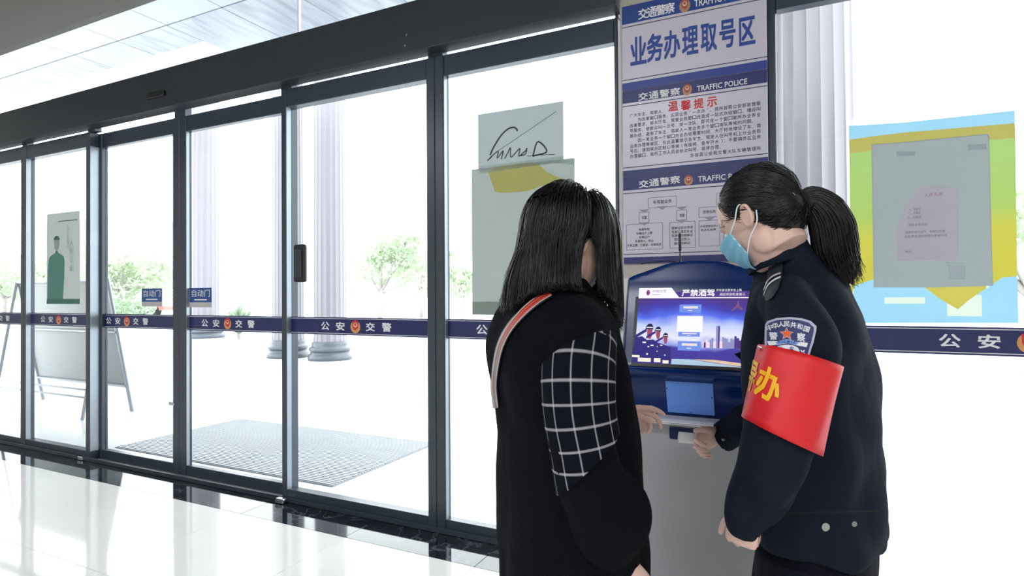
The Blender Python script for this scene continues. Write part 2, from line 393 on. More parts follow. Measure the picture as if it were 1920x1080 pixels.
# door stops, handle lock box, stickers
for i, (px, py, lb) in enumerate(((527, 943, 'small steel door stop on the black marble by the right sliding door'), (154, 862, 'small steel door stop on the black marble by the left sliding door'))):
    q = G(px, py)
    t = thing('door_stop', (q[0], q[1], 0), lb, 'door stop', 'door stops')
    part('block', t, M_STEEL, box=((q[0]-.035, q[1]-.02, 0), (q[0]+.035, q[1]+.02, .03)), bev=.006)
    part('pad', t, M_BLK, box=((q[0]-.03, q[1]+.0205, .006), (q[0]+.03, q[1]+.028, .026)), bev=.003)
a = W(551, 459, -.02); c = W(573, 529, -.02)
t = thing('door_lock', (a[0], -.02, c[2]), 'black lock box on the left post of the pane beside the right sliding door', 'lock')
part('case', t, M_BLK, box=((a[0], -.03, c[2]), (c[0], 0.001, a[2])), bev=.01)
part('cover', t, mat('dark_grey_plastic', (.03, .032, .036), .35), box=((a[0]+.02, -.038, c[2]+.03), (c[0]-.02, -.03, a[2]-.03)), bev=.004)

def sticker(px0, py0, px1, py1, yg, lb):
    a = W(px0, py0, yg); c = W(px1, py1, yg); y = yg-.001
    t = thing('door_sticker', ((a[0]+c[0])/2, y, c[2]), lb, 'sticker', 'automatic door stickers')
    part('sheet', t, mat('sticker_blue', S(38, 78, 142), .4), box=((a[0], y, c[2]), (c[0], yg-.0001, a[2])))
    b = MB(); wd = c[0]-a[0]; h = a[2]-c[2]
    text(b, '自动门', flat(a[0]+wd*.1, c[0]-wd*.08, c[2]+h*.38, a[2]-h*.12, y-.0006), 0, 0.0)
    b.box((a[0]+wd*.22, y-.0006, c[2]+h*.14), (c[0]-wd*.22, y, c[2]+h*.22)); b.build('lettering', M_WPRINT, t)
    part('lower_edge', t, mat('sticker_grey', (.5, .48, .5), .5), box=((a[0], y, c[2]-.035), (c[0], yg-.0001, c[2]-.0005)))
sticker(356, 540, 397, 567, bays['d2'][1], 'blue and white automatic door sticker on the right sliding door')
sticker(266, 541, 304, 566, bays['d1'][1], 'blue and white automatic door sticker on the left sliding door')

# ------------------------------------------------------------------ sign boards on the pillar
YS = -.047
def zl(py, px=1168): return W(px, py, YS)[2]
SX0, SX1 = W(1168, 300, YS)[0], W(1440.5, 300, YS)[0]
def sxz(px, py): q = W(px, py, YS); return q[0], q[2]
def text_px(b, s, px0, py_mid0, px1, py_mid1, hpx, m=0, bold=0.0, y=YS-.0008):
    p0 = W(px0, py_mid0, YS); p1 = W(px1, py_mid1, YS); z = (p0[2]+p1[2])/2
    h = W(px0, py_mid0-hpx/2, YS)[2]-W(px0, py_mid0+hpx/2, YS)[2]
    text(b, s, flat(p0[0], p1[0], z-h/2, z+h/2, y), m, bold)
def board(zt, zb, band_t, band_b, mband, lb):
    t = thing('sign_board', ((SX0+SX1)/2, YS, zb), lb, 'sign')
    part('panel', t, M_SIGN, box=((SX0, YS, zb+.0005), (SX1, -.0355, zt-.0005)), bev=.002)
    part('top_band', t, mband[0], box=((SX0+.0005, YS-.0006, band_t), (SX1-.0005, YS+.0002, zt-.001)))
    part('bottom_band', t, mband[1], box=((SX0+.0005, YS-.0006, zb+.001), (SX1-.0005, YS+.0002, band_b)))
    b = MB()
    for z in (band_t-.0155, band_b+.012): b.box((SX0+.0005, YS-.0005, z), (SX1-.0005, YS, z+.0035))
    b.build('rule_line', M_LINE, t); return t
def band_text(t, pts, top):      # pts: characters' px, badge px, latin px
    b = MB()
    (c0, c1), (l0, l1), (bx0, bx1), hs = pts[:4]
    n = 4; chars = '交通警察'
    for i, ch in enumerate(chars):
        fx = lambda k: c0[0]+(c1[0]-c0[0])*k
        k0 = i/3.0; xa = c0[0]+(c1[0]-c0[0])*k0; ya = c0[1]+(c1[1]-c0[1])*k0
        text_px(b, ch, xa-9, ya, xa+9, ya, hs, 0, 0.015, YS-.0012)
    text_px(b, 'TRAFFIC POLICE', l0[0], l0[1], l1[0], l1[1], hs*.72, 0, 0.012, YS-.0012)
    b.build('lettering', M_WPRINT, t)
    b = MB(); q0 = W(bx0[0], bx0[1], YS); q1 = W(bx1[0], bx1[1], YS)
    badge(b, lambda u, v, l: (q0[0]+(q1[0]-q0[0])*u, YS-.0012-.0003*l, q1[2]+(q0[2]-q1[2])*v)); b.build('badge', [mat('badge_dull_gold', S(180, 140, 100), .4), mat('badge_dull_red', S(170, 80, 66), .5), BADGE_M[2]], t)
# board 1
t1 = board(zl(13), zl(172), zl(47), zl(157), (M_NAVYT, mat('mid_blue_print', S(36, 58, 140), .35)), 'topmost sign board with seven big blue characters on the pillar')
band_text(t1, ((((1206, 26), (1256, 15))), ((1302, 6), (1404, -14)), ((1273, -1), (1295, 21)), 19), True)
b = MB(); cs = '业务办理取号区'
px = [1197, 1228, 1260, 1294, 1329, 1364, 1401]; py = [95, 89, 83, 76, 70, 63, 58]
for ch, x_, y_ in zip(cs, px, py): text_px(b, ch, x_-14.5, y_, x_+14.5, y_, 50, 0, 0.028)
b.build('lettering', mat('royal_blue_print', S(38, 70, 150), .4), t1)
# board 2
t2 = board(zl(172), zl(332), zl(195), zl(321), (M_NAVY, M_NAVY), 'middle sign board with a red heading and a paragraph of small text')
band_text(t2, (((1206, 181), (1266, 172)), ((1307, 165), (1401, 154)), ((1279, 157), (1298, 178)), 14), True)
b = MB()
for ch, x_, y_ in zip('温馨提示', (1262, 1286, 1310, 1335), (199, 197, 194, 191)): text_px(b, ch, x_-9, y_, x_+9, y_, 18, 0, 0.02)
b.build('heading', M_RED, t2)
lines = ['广大车主、驾驶人：', '　　为改革窗口服务、实现业务“一次办”，我所按照公安部放管服', '改革要求、将大厅车、驾管业务窗口改造成一站式办结窗口、增设叫',
         '号服务、使群众叫一次号、排一次队、即可在一个窗口就所办业务全', '部办结、避免了车主、驾驶人一笔业务多个窗口排队等候的问题。', '　　因一笔业务一个窗口完全办结需要时间、大厅特地增设了车、驾',
         '业务办理等候区、在此温馨提示各车主、驾驶人在叫号机上分业务取', '号后、请到候办区耐心等候（有座椅、备有开水）、不要拥挤在业务', '办理窗口、我所工作人员会依次叫号、按序办理。']
b = MB(); xl, xr = W(1181, 250, YS)[0], W(1428, 250, YS)[0]; zt_ = zl(213, 1181); zb_ = zl(299, 1181); cw = (xr-xl)/30.0; pitch = (zt_-zb_)/9.0
def para(b, s, x, z, cw, h, m=0):
    for i, ch in enumerate(s):
        if ch in '　 ': continue
        V, F, asp = text_geo(ch, 0.004)
        if ch in '、。，：': w_, h_, dz, dx = cw*.25, h*.25, 0, 0
        elif ch in '“”': w_, h_, dz, dx = cw*.4, h*.25, h*.75, cw*.3
        elif ch in '（）': w_, h_, dz, dx = cw*.25, h, 0, cw*.4
        elif ch == '一': w_, h_, dz, dx = cw*.8, h*.12, h*.42, 0
        else: w_, h_, dz, dx = cw*.84, h, 0, 0
        text(b, ch, flat(x+i*cw+dx, x+i*cw+dx+w_, z+dz, z+dz+h_, YS-.0008), m, 0.004)
for i, s in enumerate(lines): para(b, s, xl, zt_-pitch*(i+1)+pitch*.2, cw, pitch*.72)
para(b, '华容县公安局交警大队车辆管理所', xr-cw*15.6, zt_-pitch*10+pitch*.15, cw*1.04, pitch*.72)
b.build('lettering', M_LINE, t2)
# board 3
t3 = board(zl(332), zl(496), zl(358), zl(483), (M_NAVY, M_NAVY), 'lowest sign board with a flow chart just above the kiosk')
band_text(t3, (((1207, 345), (1266, 337)), ((1309, 337), (1412, 326)), ((1282, 328), (1300, 347)), 14), True)
b = MB()
def frame_px(x0, y0, x1, y1, th=.0022):
    a = W(x0, y0, YS); c = W(x1, y1, YS); y = YS-.0005
    b.box((a[0], y, a[2]-th), (c[0], YS, a[2])); b.box((a[0], y, c[2]), (c[0], YS, c[2]+th)); b.box((a[0], y, c[2]), (a[0]+th, YS, a[2])); b.box((c[0]-th, y, c[2]), (c[0], YS, a[2]))
for r in ((1215, 371, 1269, 387), (1198, 398, 1217, 418), (1268, 394, 1288, 413), (1174, 421, 1243, 467), (1255, 417, 1304, 464), (1310, 414, 1350, 461), (1310, 389, 1351, 406), (1343, 362, 1400, 380), (1356, 412, 1400, 461), (1362, 386, 1398, 403)): frame_px(*r)
b.build('chart_box', mat('grey_line_print', S(120, 118, 140), .5), t3)
b = MB()
def arrow_px(x, y):
    q = W(x, y, YS); d = .016
    b.add([(q[0]-d*1.6, YS-.0006, q[2]+d*.5), (q[0]+d*1.6, YS-.0006, q[2]+d*.5), (q[0], YS-.0006, q[2]-d*.5)], [(2, 1, 0)])
for x, y in ((1242, 390), (1208, 420), (1278, 415), (1331, 410), (1208, 396), (1278, 391)):
    b = MB(); arrow_px(x, y); b.build('arrow', mat('pale_grey_print', S(150, 148, 168), .5), t3)
b = MB()
def tl(s, xc, yc, wpx, hpx): text_px(b, s, xc-wpx/2, yc, xc+wpx/2, yc, hpx, 0, 0.006)
tl('车驾管业务', 1242, 378, 35, 7); tl('车管', 1208, 408, 9, 6); tl('驾管', 1279, 404, 9, 6); tl('现场业务', 1330, 397, 24, 6); tl('窗口业务', 1380, 394, 24, 6)
for i, (s, w_) in enumerate((('车辆年检', 20), ('车辆过户上牌', 30), ('车辆过户', 20), ('车辆转入、转出', 34), ('补换五牌、行驶证、合格标志', 64))): tl(s, 1208, 430+i*7.3, w_, 5)
for i, s in enumerate(('驾驶证初次申领', '驾驶证遗失补证', '驾驶证到期换证', '驾驶证转入')): tl(s, 1279, 427+i*7.2, 40 if i < 3 else 30, 5.5)
tl('换领驾驶证', 1279, 456, 30, 5.5); tl('外地驾驶证转入', 1330, 424, 34, 4.5); tl('机动车抵押', 1328, 431, 28, 4.5)
b.build('lettering', M_TXT, t3)
# ================================================================== OUTSIDE
M_GROUND = mat('pale_granite_paving', (0.62, 0.63, 0.66), 0.22, 0, 0.06, 0.6)
tag(part('ground', None, M_GROUND, box=((-140, 0.171, -0.2), (40, 100, -0.012))), 'pale polished granite forecourt outside the glass', kind='structure')
M_SILL = mat('sill_stone', (0.5, 0.5, 0.52), 0.3)
tag(part('trim_3', None, M_SILL, box=((X0, 0.0, -0.1), (X1, 0.17, -0.001))), kind='structure')
# ribbed entrance mat
M_MAT = mat('grey_mat_rubber', (0.30, 0.315, 0.345), 0.75, 0, 0.1, 10); M_RIB = mat('grey_mat_rib', (0.46, 0.475, 0.51), 0.6, 0, 0.1, 10)
t = thing('entrance_mat', (-4.1, 1.0, -.012), 'large ribbed grey entrance mat lying outside the sliding doors', 'mat')
part('base', t, M_MAT, box=((-5.34, .36, -.0119), (-2.87, 1.63, -.006)), bev=.002)
b = MB()
for k in range(42):
    y = .375+k*.0300; b.box((-5.33, y, -.006), (-2.88, y+.017, -.001))
tag(b.build('rib', M_RIB, t), kind='stuff')
# stone columns
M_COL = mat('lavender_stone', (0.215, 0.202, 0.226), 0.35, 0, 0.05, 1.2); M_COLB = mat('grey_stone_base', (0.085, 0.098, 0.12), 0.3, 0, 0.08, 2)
def column(x, y, r, h, lb, grp='fluted stone columns'):
    t = thing('stone_column', (x, y, -.012), lb, 'column', grp)
    nfl = 20; flute = lambda th: 1-0.045*np.abs(np.cos(th*nfl/2))**0.6
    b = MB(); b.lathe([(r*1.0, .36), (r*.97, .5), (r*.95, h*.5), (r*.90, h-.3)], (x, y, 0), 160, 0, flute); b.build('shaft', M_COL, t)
    b = MB(); pr = [(r*1.30, -.012), (r*1.32, .03), (r*1.30, .09), (r*1.18, .11), (r*1.16, .16)]
    pr += [(r*(1.16+.10*math.sin(a)), .16+.09*(1-math.cos(a))/2*1.0) for a in np.linspace(0.2, math.pi, 6)]
    pr += [(r*1.08, .27), (r*1.10, .31), (r*1.06, .345), (r*1.0, .36)]
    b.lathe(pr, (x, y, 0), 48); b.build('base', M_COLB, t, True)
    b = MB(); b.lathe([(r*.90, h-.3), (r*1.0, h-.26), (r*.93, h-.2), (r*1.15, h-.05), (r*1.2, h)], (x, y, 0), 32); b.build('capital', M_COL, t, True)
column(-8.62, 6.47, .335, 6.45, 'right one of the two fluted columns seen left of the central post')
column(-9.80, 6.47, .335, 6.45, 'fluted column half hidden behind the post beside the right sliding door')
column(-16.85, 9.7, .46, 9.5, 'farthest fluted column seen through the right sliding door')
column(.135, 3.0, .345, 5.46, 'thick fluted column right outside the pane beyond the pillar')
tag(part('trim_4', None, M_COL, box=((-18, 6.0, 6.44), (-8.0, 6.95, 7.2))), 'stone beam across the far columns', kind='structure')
# porch soffit of stone panels
M_SOFA = mat('white_soffit_panel', (0.36, 0.37, 0.385), 0.5, 0, 0.03, 1)
M_SOFB = marble_mat('streaked_grey_soffit', (0.12, 0.138, 0.165, 1), (0.30, 0.325, 0.36, 1), 1.1, 0.3, 0.28, (2.6, 0.35, 1))
so = part('soffit', None, M_GROUT, box=((-20, .12, 5.53), (2.4, 3.70, 5.8))); tag(so, 'porch soffit of stone panels outside above the doors', kind='structure')
for i in range(18):
    xa = -20+i*1.25; xb = xa+1.25
    if xb > 2.4: break
    part('soffit_panel', so, M_SOFA, box=((xa+.006, .13, 5.5), (xb-.006, 3.088, 5.53)), bev=.004)
    ye = 3.72 if xa < -9.2 else (4.2 if xa < -7.8 else 4.9)
    part('soffit_panel', so, M_SOFB, box=((xa+.006, 3.10, 5.49), (xb-.006, ye, 5.53)), bev=.004)
# folding notice board seen from behind
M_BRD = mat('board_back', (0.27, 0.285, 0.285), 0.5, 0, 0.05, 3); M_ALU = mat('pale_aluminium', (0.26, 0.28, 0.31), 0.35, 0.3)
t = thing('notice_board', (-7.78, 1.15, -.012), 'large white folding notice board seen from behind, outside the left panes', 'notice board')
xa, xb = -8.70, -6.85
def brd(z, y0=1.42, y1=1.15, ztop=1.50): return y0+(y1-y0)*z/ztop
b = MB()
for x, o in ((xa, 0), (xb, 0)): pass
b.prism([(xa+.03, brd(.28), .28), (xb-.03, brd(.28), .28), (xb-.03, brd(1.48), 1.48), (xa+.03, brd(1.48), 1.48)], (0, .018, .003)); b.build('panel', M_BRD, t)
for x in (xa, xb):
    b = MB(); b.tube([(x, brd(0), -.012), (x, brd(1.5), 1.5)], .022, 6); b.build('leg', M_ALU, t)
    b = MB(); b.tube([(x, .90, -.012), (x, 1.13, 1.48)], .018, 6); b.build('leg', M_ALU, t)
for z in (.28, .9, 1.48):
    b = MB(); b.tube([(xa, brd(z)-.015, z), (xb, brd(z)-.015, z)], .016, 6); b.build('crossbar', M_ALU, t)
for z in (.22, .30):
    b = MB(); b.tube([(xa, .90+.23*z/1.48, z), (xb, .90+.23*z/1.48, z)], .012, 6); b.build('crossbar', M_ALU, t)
# greenery
M_LEAF = mat('pale_green_leaves', (0.42, 0.49, 0.35), 0.6, 0, 0.35, 1.5, trans=0.45)
M_LEAF2 = mat('mid_green_leaves', (0.32, 0.41, 0.29), 0.6, 0, 0.35, 2, trans=0.4)
M_BARK = mat('grey_bark', (0.34, 0.32, 0.29), 0.9, 0, 0.2, 6)
def leaves(c, r, n, size, seed=0):
    g = np.random.default_rng(seed); d = g.normal(size=(n, 3)); d /= np.linalg.norm(d, axis=1)[:, None]
    p = np.array(c)+d*np.array(r)*(0.45+.55*g.random((n, 1))**.4)
    a = g.normal(size=(n, 3)); a /= np.linalg.norm(a, axis=1)[:, None]; q = np.cross(a, g.normal(size=(n, 3))); q /= np.linalg.norm(q, axis=1)[:, None]
    s = size*(.6+.8*g.random((n, 1)))
    V = np.stack([p-a*s, p-q*s*.45, p+a*s, p+q*s*.45], 1).reshape(-1, 3)
    return V, np.arange(4*n).reshape(n, 4)
def tree(name, base, h, blobs, n, size, m, lb, cat='tree', grp=None, seed=0, trunk=.12):
    t = thing(name, base, lb, cat, grp); o = np.array(base, float)
    Vs = []; Qs = []; k = 0
    for i, (c, r) in enumerate(blobs):
        V, Q = leaves(np.array(c), r, n, size, seed+i); Vs.append(V); Qs.append(Q+k); k += len(V)
    me = fast_mesh('foliage', np.vstack(Vs), np.vstack(Qs), False); tag(finish('foliage', me, m, t, o), kind='stuff')
    if trunk:
        b = MB(); b.tube([(0+o[0], o[1], o[2]), (o[0]+.1, o[1], o[2]+h*.3), (o[0], o[1]+.1, o[2]+h*.62)], [trunk, trunk*.8, trunk*.5], 8)
        for (c, r) in blobs:
            cc = o+np.array(c); b.tube([o+np.array([.05, 0, h*.3]), (o+cc)/2+[0, 0, h*.18], cc], [trunk*.5, trunk*.35, trunk*.15], 6)
        b.build('trunk', M_BARK, t, True)
def at(px, Y): q = W(px, 560, Y); return (q[0], q[1], -.012)
def crown(s, zb, zt, k, seed):
    g = np.random.default_rng(seed)
    return [((g.uniform(-s, s), g.uniform(-s, s)*.6, g.uniform(zb, zt)), np.array([.55, .55, .42])*s*g.uniform(.7, 1.1)) for _ in range(k)]
tree('garden_tree', at(225, 17), 5, crown(2.8, 1.5, 3.7, 11, 1), 300, .16, M_LEAF, 'pale tree seen through the left sliding door', grp='pale trees outside', seed=10)
tree('garden_tree', at(90, 25), 5, crown(2.8, 1.4, 3.9, 11, 2), 280, .17, M_LEAF, 'pale tree behind the poster on the left pane', grp='pale trees outside', seed=30)
tree('garden_tree', at(8, 16), 4, crown(2.4, 1.3, 3.5, 9, 3), 280, .15, M_LEAF, 'pale tree at the left edge of the photograph', grp='pale trees outside', seed=50)
tree('garden_tree', at(712, 20), 4.5, crown(1.8, 1.4, 3.8, 8, 4), 220, .14, M_LEAF, 'small pale tree seen between the column and the central post', grp='pale trees outside', seed=70)
tree('garden_tree', at(790, 25), 4.2, crown(1.6, 1.2, 3.6, 8, 5), 200, .13, M_LEAF, 'thin pale tree just left of the central post', grp='pale trees outside', seed=90)
tree('garden_tree', at(865, 16), 4.0, crown(1.0, 1.5, 2.8, 5, 6), 160, .12, M_LEAF, 'thin pale tree between the central post and the grey paper', grp='pale trees outside', seed=110, trunk=.06)
tree('garden_tree', at(1935, 9), 3.8, crown(1.0, 1.5, 3.0, 7, 7), 150, .10, M_LEAF, 'pale tree at the right edge of the photograph', grp='pale trees outside', seed=130)
tree('garden_tree', at(110, 33), 6, crown(4.4, 1.8, 5.0, 12, 8), 260, .24, M_LEAF, 'wide pale tree far behind the others on the left', grp='pale trees outside', seed=150)
for i, (px, Y, s, lb) in enumerate(((245, 15.5, 1.15, 'clipped green hedge below the left automatic door sticker'), (205, 16, .9, 'clipped green hedge beside the left post of the left sliding door'))):
    o = at(px, Y); tree('hedge', o, 1.3, [((dx, 0, .65), (s*.6, .6, .55)) for dx in (-s*.7, 0, s*.7)], 420, .09, M_LEAF2, lb, 'hedge', 'clipped hedges', 200+i*9, 0)
o = np.array(at(448, 9.5)); t = thing('spiky_shrub', o, 'bushy green shrub with long leaves right of the far column', 'shrub')
b = MB(); g = np.random.default_rng(5)
for k in range(170):
    az = g.uniform(0, 6.28); el = g.uniform(.5, 1.5); L_ = g.uniform(.8, 1.35); d = np.array([math.cos(az)*math.cos(el), math.sin(az)*math.cos(el), math.sin(el)])
    sd = np.cross(d, [0, 0, 1]); sd /= np.linalg.norm(sd); p0 = o+[0, 0, .15]; mid = p0+d*L_*.55; tip = p0+d*L_+np.array([0, 0, -.16*L_])
    b.add([p0-sd*.012, p0+sd*.012, mid+sd*.03, mid-sd*.03, tip], [(0, 1, 2, 3), (3, 2, 4)])
tag(b.build('foliage', M_LEAF2, t), kind='stuff')
b = MB(); b.tube([o, o+[0, 0, .5]], [.06, .04], 8); b.build('stem', M_BARK, t)
# pale building and parked cars far outside
M_BLD = mat('pale_render', (0.66, 0.66, 0.66), 0.8); M_WIN = mat('dark_window', (0.25, 0.29, 0.33), 0.2)
c0 = W(150, 560, 42); bx, by = c0[0], 42
t = thing('office_building', (bx, by, -.012), 'pale building far behind the trees on the left', 'building')
part('body', t, M_BLD, box=((bx-14, by, -.012), (bx+8, by+10, 11)))
part('parapet', t, M_BLD, box=((bx-14.2, by-.2, 11), (bx+8.2, by+10, 11.5)))
for i in range(8):
    for j in range(3):
        wx = bx-13+i*2.6; wz = 1.5+j*3.3
        f = part('window', t, M_WPRINT, box=((wx, by-.08, wz), (wx+1.5, by, wz+1.9)))
        part('pane', f, M_WIN, box=((wx+.1, by-.1, wz+.1), (wx+1.4, by-.079, wz+1.8)))
def car(px, Y, m, lb):
    o = np.array(at(px, Y)); t = thing('parked_car', o, lb, 'car', 'parked cars')
    prof = [(-2.1, .35), (-2.1, .75), (-1.9, .88), (-1.35, .95), (-.75, 1.42), (.6, 1.45), (1.3, .98), (2.0, .85), (2.15, .6), (2.1, .35)]
    b = MB(); b.prism([o+[x, -.85, z] for x, z in prof][::-1], (0, 1.7, 0)); b.build('body', m, t)
    b = MB(); b.prism([o+[x, -.87, z] for x, z in ((-1.15, .98), (-.68, 1.35), (.55, 1.38), (1.05, 1.0))][::-1], (0, 1.74, 0)); b.build('side_window', M_WIN, t)
    for x in (-1.35, 1.35):
        for y in (-.86, .66):
            b = MB(); b.tube([o+[x, y, .33], o+[x, y+.2, .33]], [.33, .33], 20); b.build('wheel', M_BLK, t, True)
car(225, 21, mat('silver_car_paint', (.5, .52, .55), .3), 'silver car parked far outside, seen just under the stripe of the left sliding door')
car(292, 23.5, mat('red_car_paint', S(226, 120, 110), .3), 'red car parked far outside behind the left sliding door')

# ================================================================== PAPERS ON THE GLASS
YG = .033-.0006
def sheet_rect(b, x0, x1, z0, z1, y, th=.0004, m=0): b.box((x0, y-th, z0), (x1, y, z1), m)
M_PGREY = mat('grey_green_paper', (0.36, 0.41, 0.395), 0.7, 0, 0.06, 5, trans=0.17)
M_PLIGHT = mat('pale_grey_paper', (0.40, 0.455, 0.46), 0.7, 0, 0.06, 5, trans=0.17)
M_PYEL = mat('yellow_paper', S(240, 230, 160), 0.7, 0, 0.08, 8, trans=0.85)
def wq(px, py, y=YG): q = W(px, py, y); return q[0], q[2]
# handwritten sheet and the long sheet below it
xa, za = wq(896, 215); xb, zb = wq(1057, 292)
t = thing('handwritten_note', ((xa+xb)/2, YG, zb), 'pale grey sheet with black handwriting taped on the glass above a longer sheet', 'paper')
part('sheet', t, M_PLIGHT, lambda b: b.quad([(xa, YG-.0008, wq(896, 322)[1]), (xb, YG-.0008, wq(896, 322)[1]), (xb, YG-.0008, za), (xa, YG-.0008, za)]))
b = MB()
def stroke(pts, wd=.006):
    q = np.array([W(860+x/2.571, 180+y/2.571, YG-.001) for x, y in pts]); q = cr(q, 5)
    for i in range(len(q)-1):
        d = q[i+1]-q[i]; n_ = np.array([-d[2], 0, d[0]]); n_ = n_/(np.linalg.norm(n_)+1e-9)*wd/2; yy = np.array([0, -.0006, 0])
        b.add([q[i]-n_+yy, q[i+1]-n_+yy, q[i+1]+n_+yy, q[i]+n_+yy], [(0, 1, 2, 3)])
stroke([(152, 285), (170, 245), (205, 190), (240, 158), (270, 152), (285, 168)], .009)
stroke([(138, 312), (160, 292), (150, 300), (190, 266), (186, 300), (215, 264), (205, 305)])
stroke([(222, 302), (240, 268), (250, 250), (252, 295), (285, 262), (296, 255), (290, 290), (325, 262), (328, 252), (322, 280), (296, 288)])
stroke([(358, 288), (382, 220), (425, 268), (356, 290)], .008)
stroke([(330, 290), (400, 284), (465, 281)], .003)
stroke([(190, 265), (330, 170), (470, 75)], .0028)
b.build('handwriting', M_TXT, t)
xa, za = wq(884, 318); xb = wq(1078, 330)[0]; zb = wq(884, 590)[1]
t = thing('long_paper', ((xa+xb)/2, YG, zb), 'long grey green sheet with torn yellow patch taped on the glass behind the long-haired woman', 'paper')
part('sheet', t, M_PGREY, lambda b: b.quad([(xa, YG-.0004, zb), (xb, YG-.0004, zb), (xb, YG-.0004, za), (xa, YG-.0004, za)]))
b = MB(); pts = [(915, 322), (935, 312), (985, 305), (1008, 306), (1025, 322), (1045, 332), (1072, 338), (1060, 346), (1020, 347), (990, 358), (950, 362), (928, 360)]
b.add([W(x, y, YG-.0013) for x, y in pts], [tuple(range(len(pts)))[::-1]]); b.build('torn_patch', M_PYEL, t)
b = MB(); b.add([W(x, y, YG-.0018) for x, y in ((898, 312), (1057, 292), (1076, 296), (1077, 310), (1040, 306), (900, 326))], [(5, 4, 3, 2, 1, 0)]); b.build('clear_tape', mat('clear_tape', (.75, .8, .78), .2, trans=.85), t)
part('bottom_tape', t, mat('grey_tape', (.5, .55, .5), .5, trans=.75), lambda b: b.quad([(xa, YG-.0014, zb), (xb, YG-.0014, zb), (xb, YG-.0014, zb+.07), (xa, YG-.0014, zb+.07)]))
# poster with a standing figure on the far left pane
yg = bays['w3'][1]-.0006
a = W(88, 402, yg); c = W(150, 570, yg); a[0] += .0
t = thing('figure_poster', ((a[0]+c[0])/2, yg, c[2]), 'tall pale poster with a green standing figure on the leftmost full pane', 'poster')
part('sheet', t, mat('poster_pale', (.46, .50, .49), .5, 0, .04, 3, trans=.17), lambda b: b.quad([(a[0], yg-.0006, c[2]), (c[0], yg-.0006, c[2]), (c[0], yg-.0006, a[2]), (a[0], yg-.0006, a[2])]))
b = MB(); wd = c[0]-a[0]; h = a[2]-c[2]
fp = lambda u, v, l=0: np.array([a[0]+wd*u, yg-.001-.0003*l, c[2]+h*v])
coat = [(.02, .055), (.50, .055), (.54, .28), (.55, .48), (.52, .52), (.44, .545), (.36, .56), (.34, .585), (.28, .585), (.26, .56), (.18, .545), (.09, .52), (.05, .48), (.03, .28)]
b.add([fp(u, v) for u, v in coat], [tuple(range(len(coat)))]); b.build('figure', mat('poster_green', (.20, .42, .36), .5, trans=.6), t)
b = MB(); disc(b, lambda u, v: fp(u, v, 1), .31, .662, .085, .075, 16); b.build('face', mat('poster_face', (.50, .60, .52), .5, trans=.6), t)
b = MB(); disc(b, lambda u, v: fp(u, v, 2), .31, .705, .095, .045, 16, 0, 0, math.pi); b.build('cap', mat('poster_dark', (.12, .22, .20), .5, trans=.4), t)
part('bottom_band', t, MATS['poster_green'], box=((a[0], yg-.0014, c[2]), (c[0], yg-.0008, c[2]+h*.055)))
b = MB()
for i, ch in enumerate('人民公安'): text(b, ch, lambda u, v, i=i: fp(.70+.12*u, .62-.09*i+.075*v, 2))
for i, ch in enumerate('为人民服务'): text(b, ch, lambda u, v, i=i: fp(.62+.07*u, .80-.05*i+.04*v, 2))
b.box(fp(.35, .90), fp(.92, .91, 2)); b.build('lettering', mat('poster_grey_text', (.35, .45, .43), .5, trans=.6), t)
# right-hand papers
xa, za = wq(1592, 236); xb, zb = wq(1904, 605)
t = thing('green_yellow_poster', ((xa+xb)/2, YG, zb), 'big green, yellow and blue poster seen through the glass behind a grey sheet', 'poster')
b = MB(); n_ = 24
M_GRN = bpy.data.materials.new('poster_green_yellow'); M_GRN.use_nodes = True
_n = M_GRN.node_tree.nodes; _l = M_GRN.node_tree.links; _tc2 = _n.new('ShaderNodeTexCoord'); _sp = _n.new('ShaderNodeSeparateXYZ'); _rp = _n.new('ShaderNodeValToRGB')
_rp.color_ramp.elements[0].position = 0.12; _rp.color_ramp.elements[0].color = S(206, 196, 70)
_e = _rp.color_ramp.elements.new(0.4); _e.color = S(205, 200, 74); _e = _rp.color_ramp.elements.new(0.55); _e.color = S(172, 202, 104)
_rp.color_ramp.elements[-1].position = 0.9; _rp.color_ramp.elements[-1].color = S(170, 204, 116)
_tr = _n.new('ShaderNodeBsdfTranslucent'); _ms = _n.new('ShaderNodeMixShader'); _ms.inputs[0].default_value = .19
_l.new(_tc2.outputs['Generated'], _sp.inputs[0]); _l.new(_sp.outputs[2], _rp.inputs[0]); _l.new(_rp.outputs[0], _n['Principled BSDF'].inputs[0]); _l.new(_rp.outputs[0], _tr.inputs[0])
_l.new(_n['Principled BSDF'].outputs[0], _ms.inputs[1]); _l.new(_tr.outputs[0], _ms.inputs[2]); _l.new(_ms.outputs[0], _n['Material Output'].inputs[0])
M_PBLU = mat('poster_light_blue', S(160, 214, 240), .6, 0, .06, 10, trans=.19); M_POL = mat('poster_olive', S(190, 180, 96), .6, 0, .06, 6, trans=.17)
def pp(b, pts, y, th=.0003): b.add([W(x, yy, y)-[0, th, 0] for x, yy in pts], [tuple(range(len(pts)))[::-1]])
b = MB(); pp(b, [(1593, 288), (1635, 282), (1637, 400), (1638.5, 523), (1602, 536), (1595, 560)], YG-.0002); b.build('sheet', M_GRN, t)
b = MB(); pp(b, [(1854.5, 263), (1904, 258), (1907, 518), (1880, 520), (1868, 528), (1861, 533), (1857, 400)], YG-.0002); b.build('sheet', M_GRN, t)
b = MB(); pp(b, [(1735, 538.5), (1760, 538.5), (1850, 536), (1850, 540), (1820, 560), (1796, 580), (1765, 562), (1735, 540)], YG-.0002); b.build('yellow_tip', mat('poster_yellow', S(206, 194, 84), .6, 0, .06, 6, trans=.19), t)
b = MB(); pp(b, [(1592, 236), (1700, 229), (1903, 207), (1903, 231), (1760, 243), (1700, 248), (1640, 255), (1592, 262)], YG-.0005); b.build('blue_strip', M_PBLU, t)
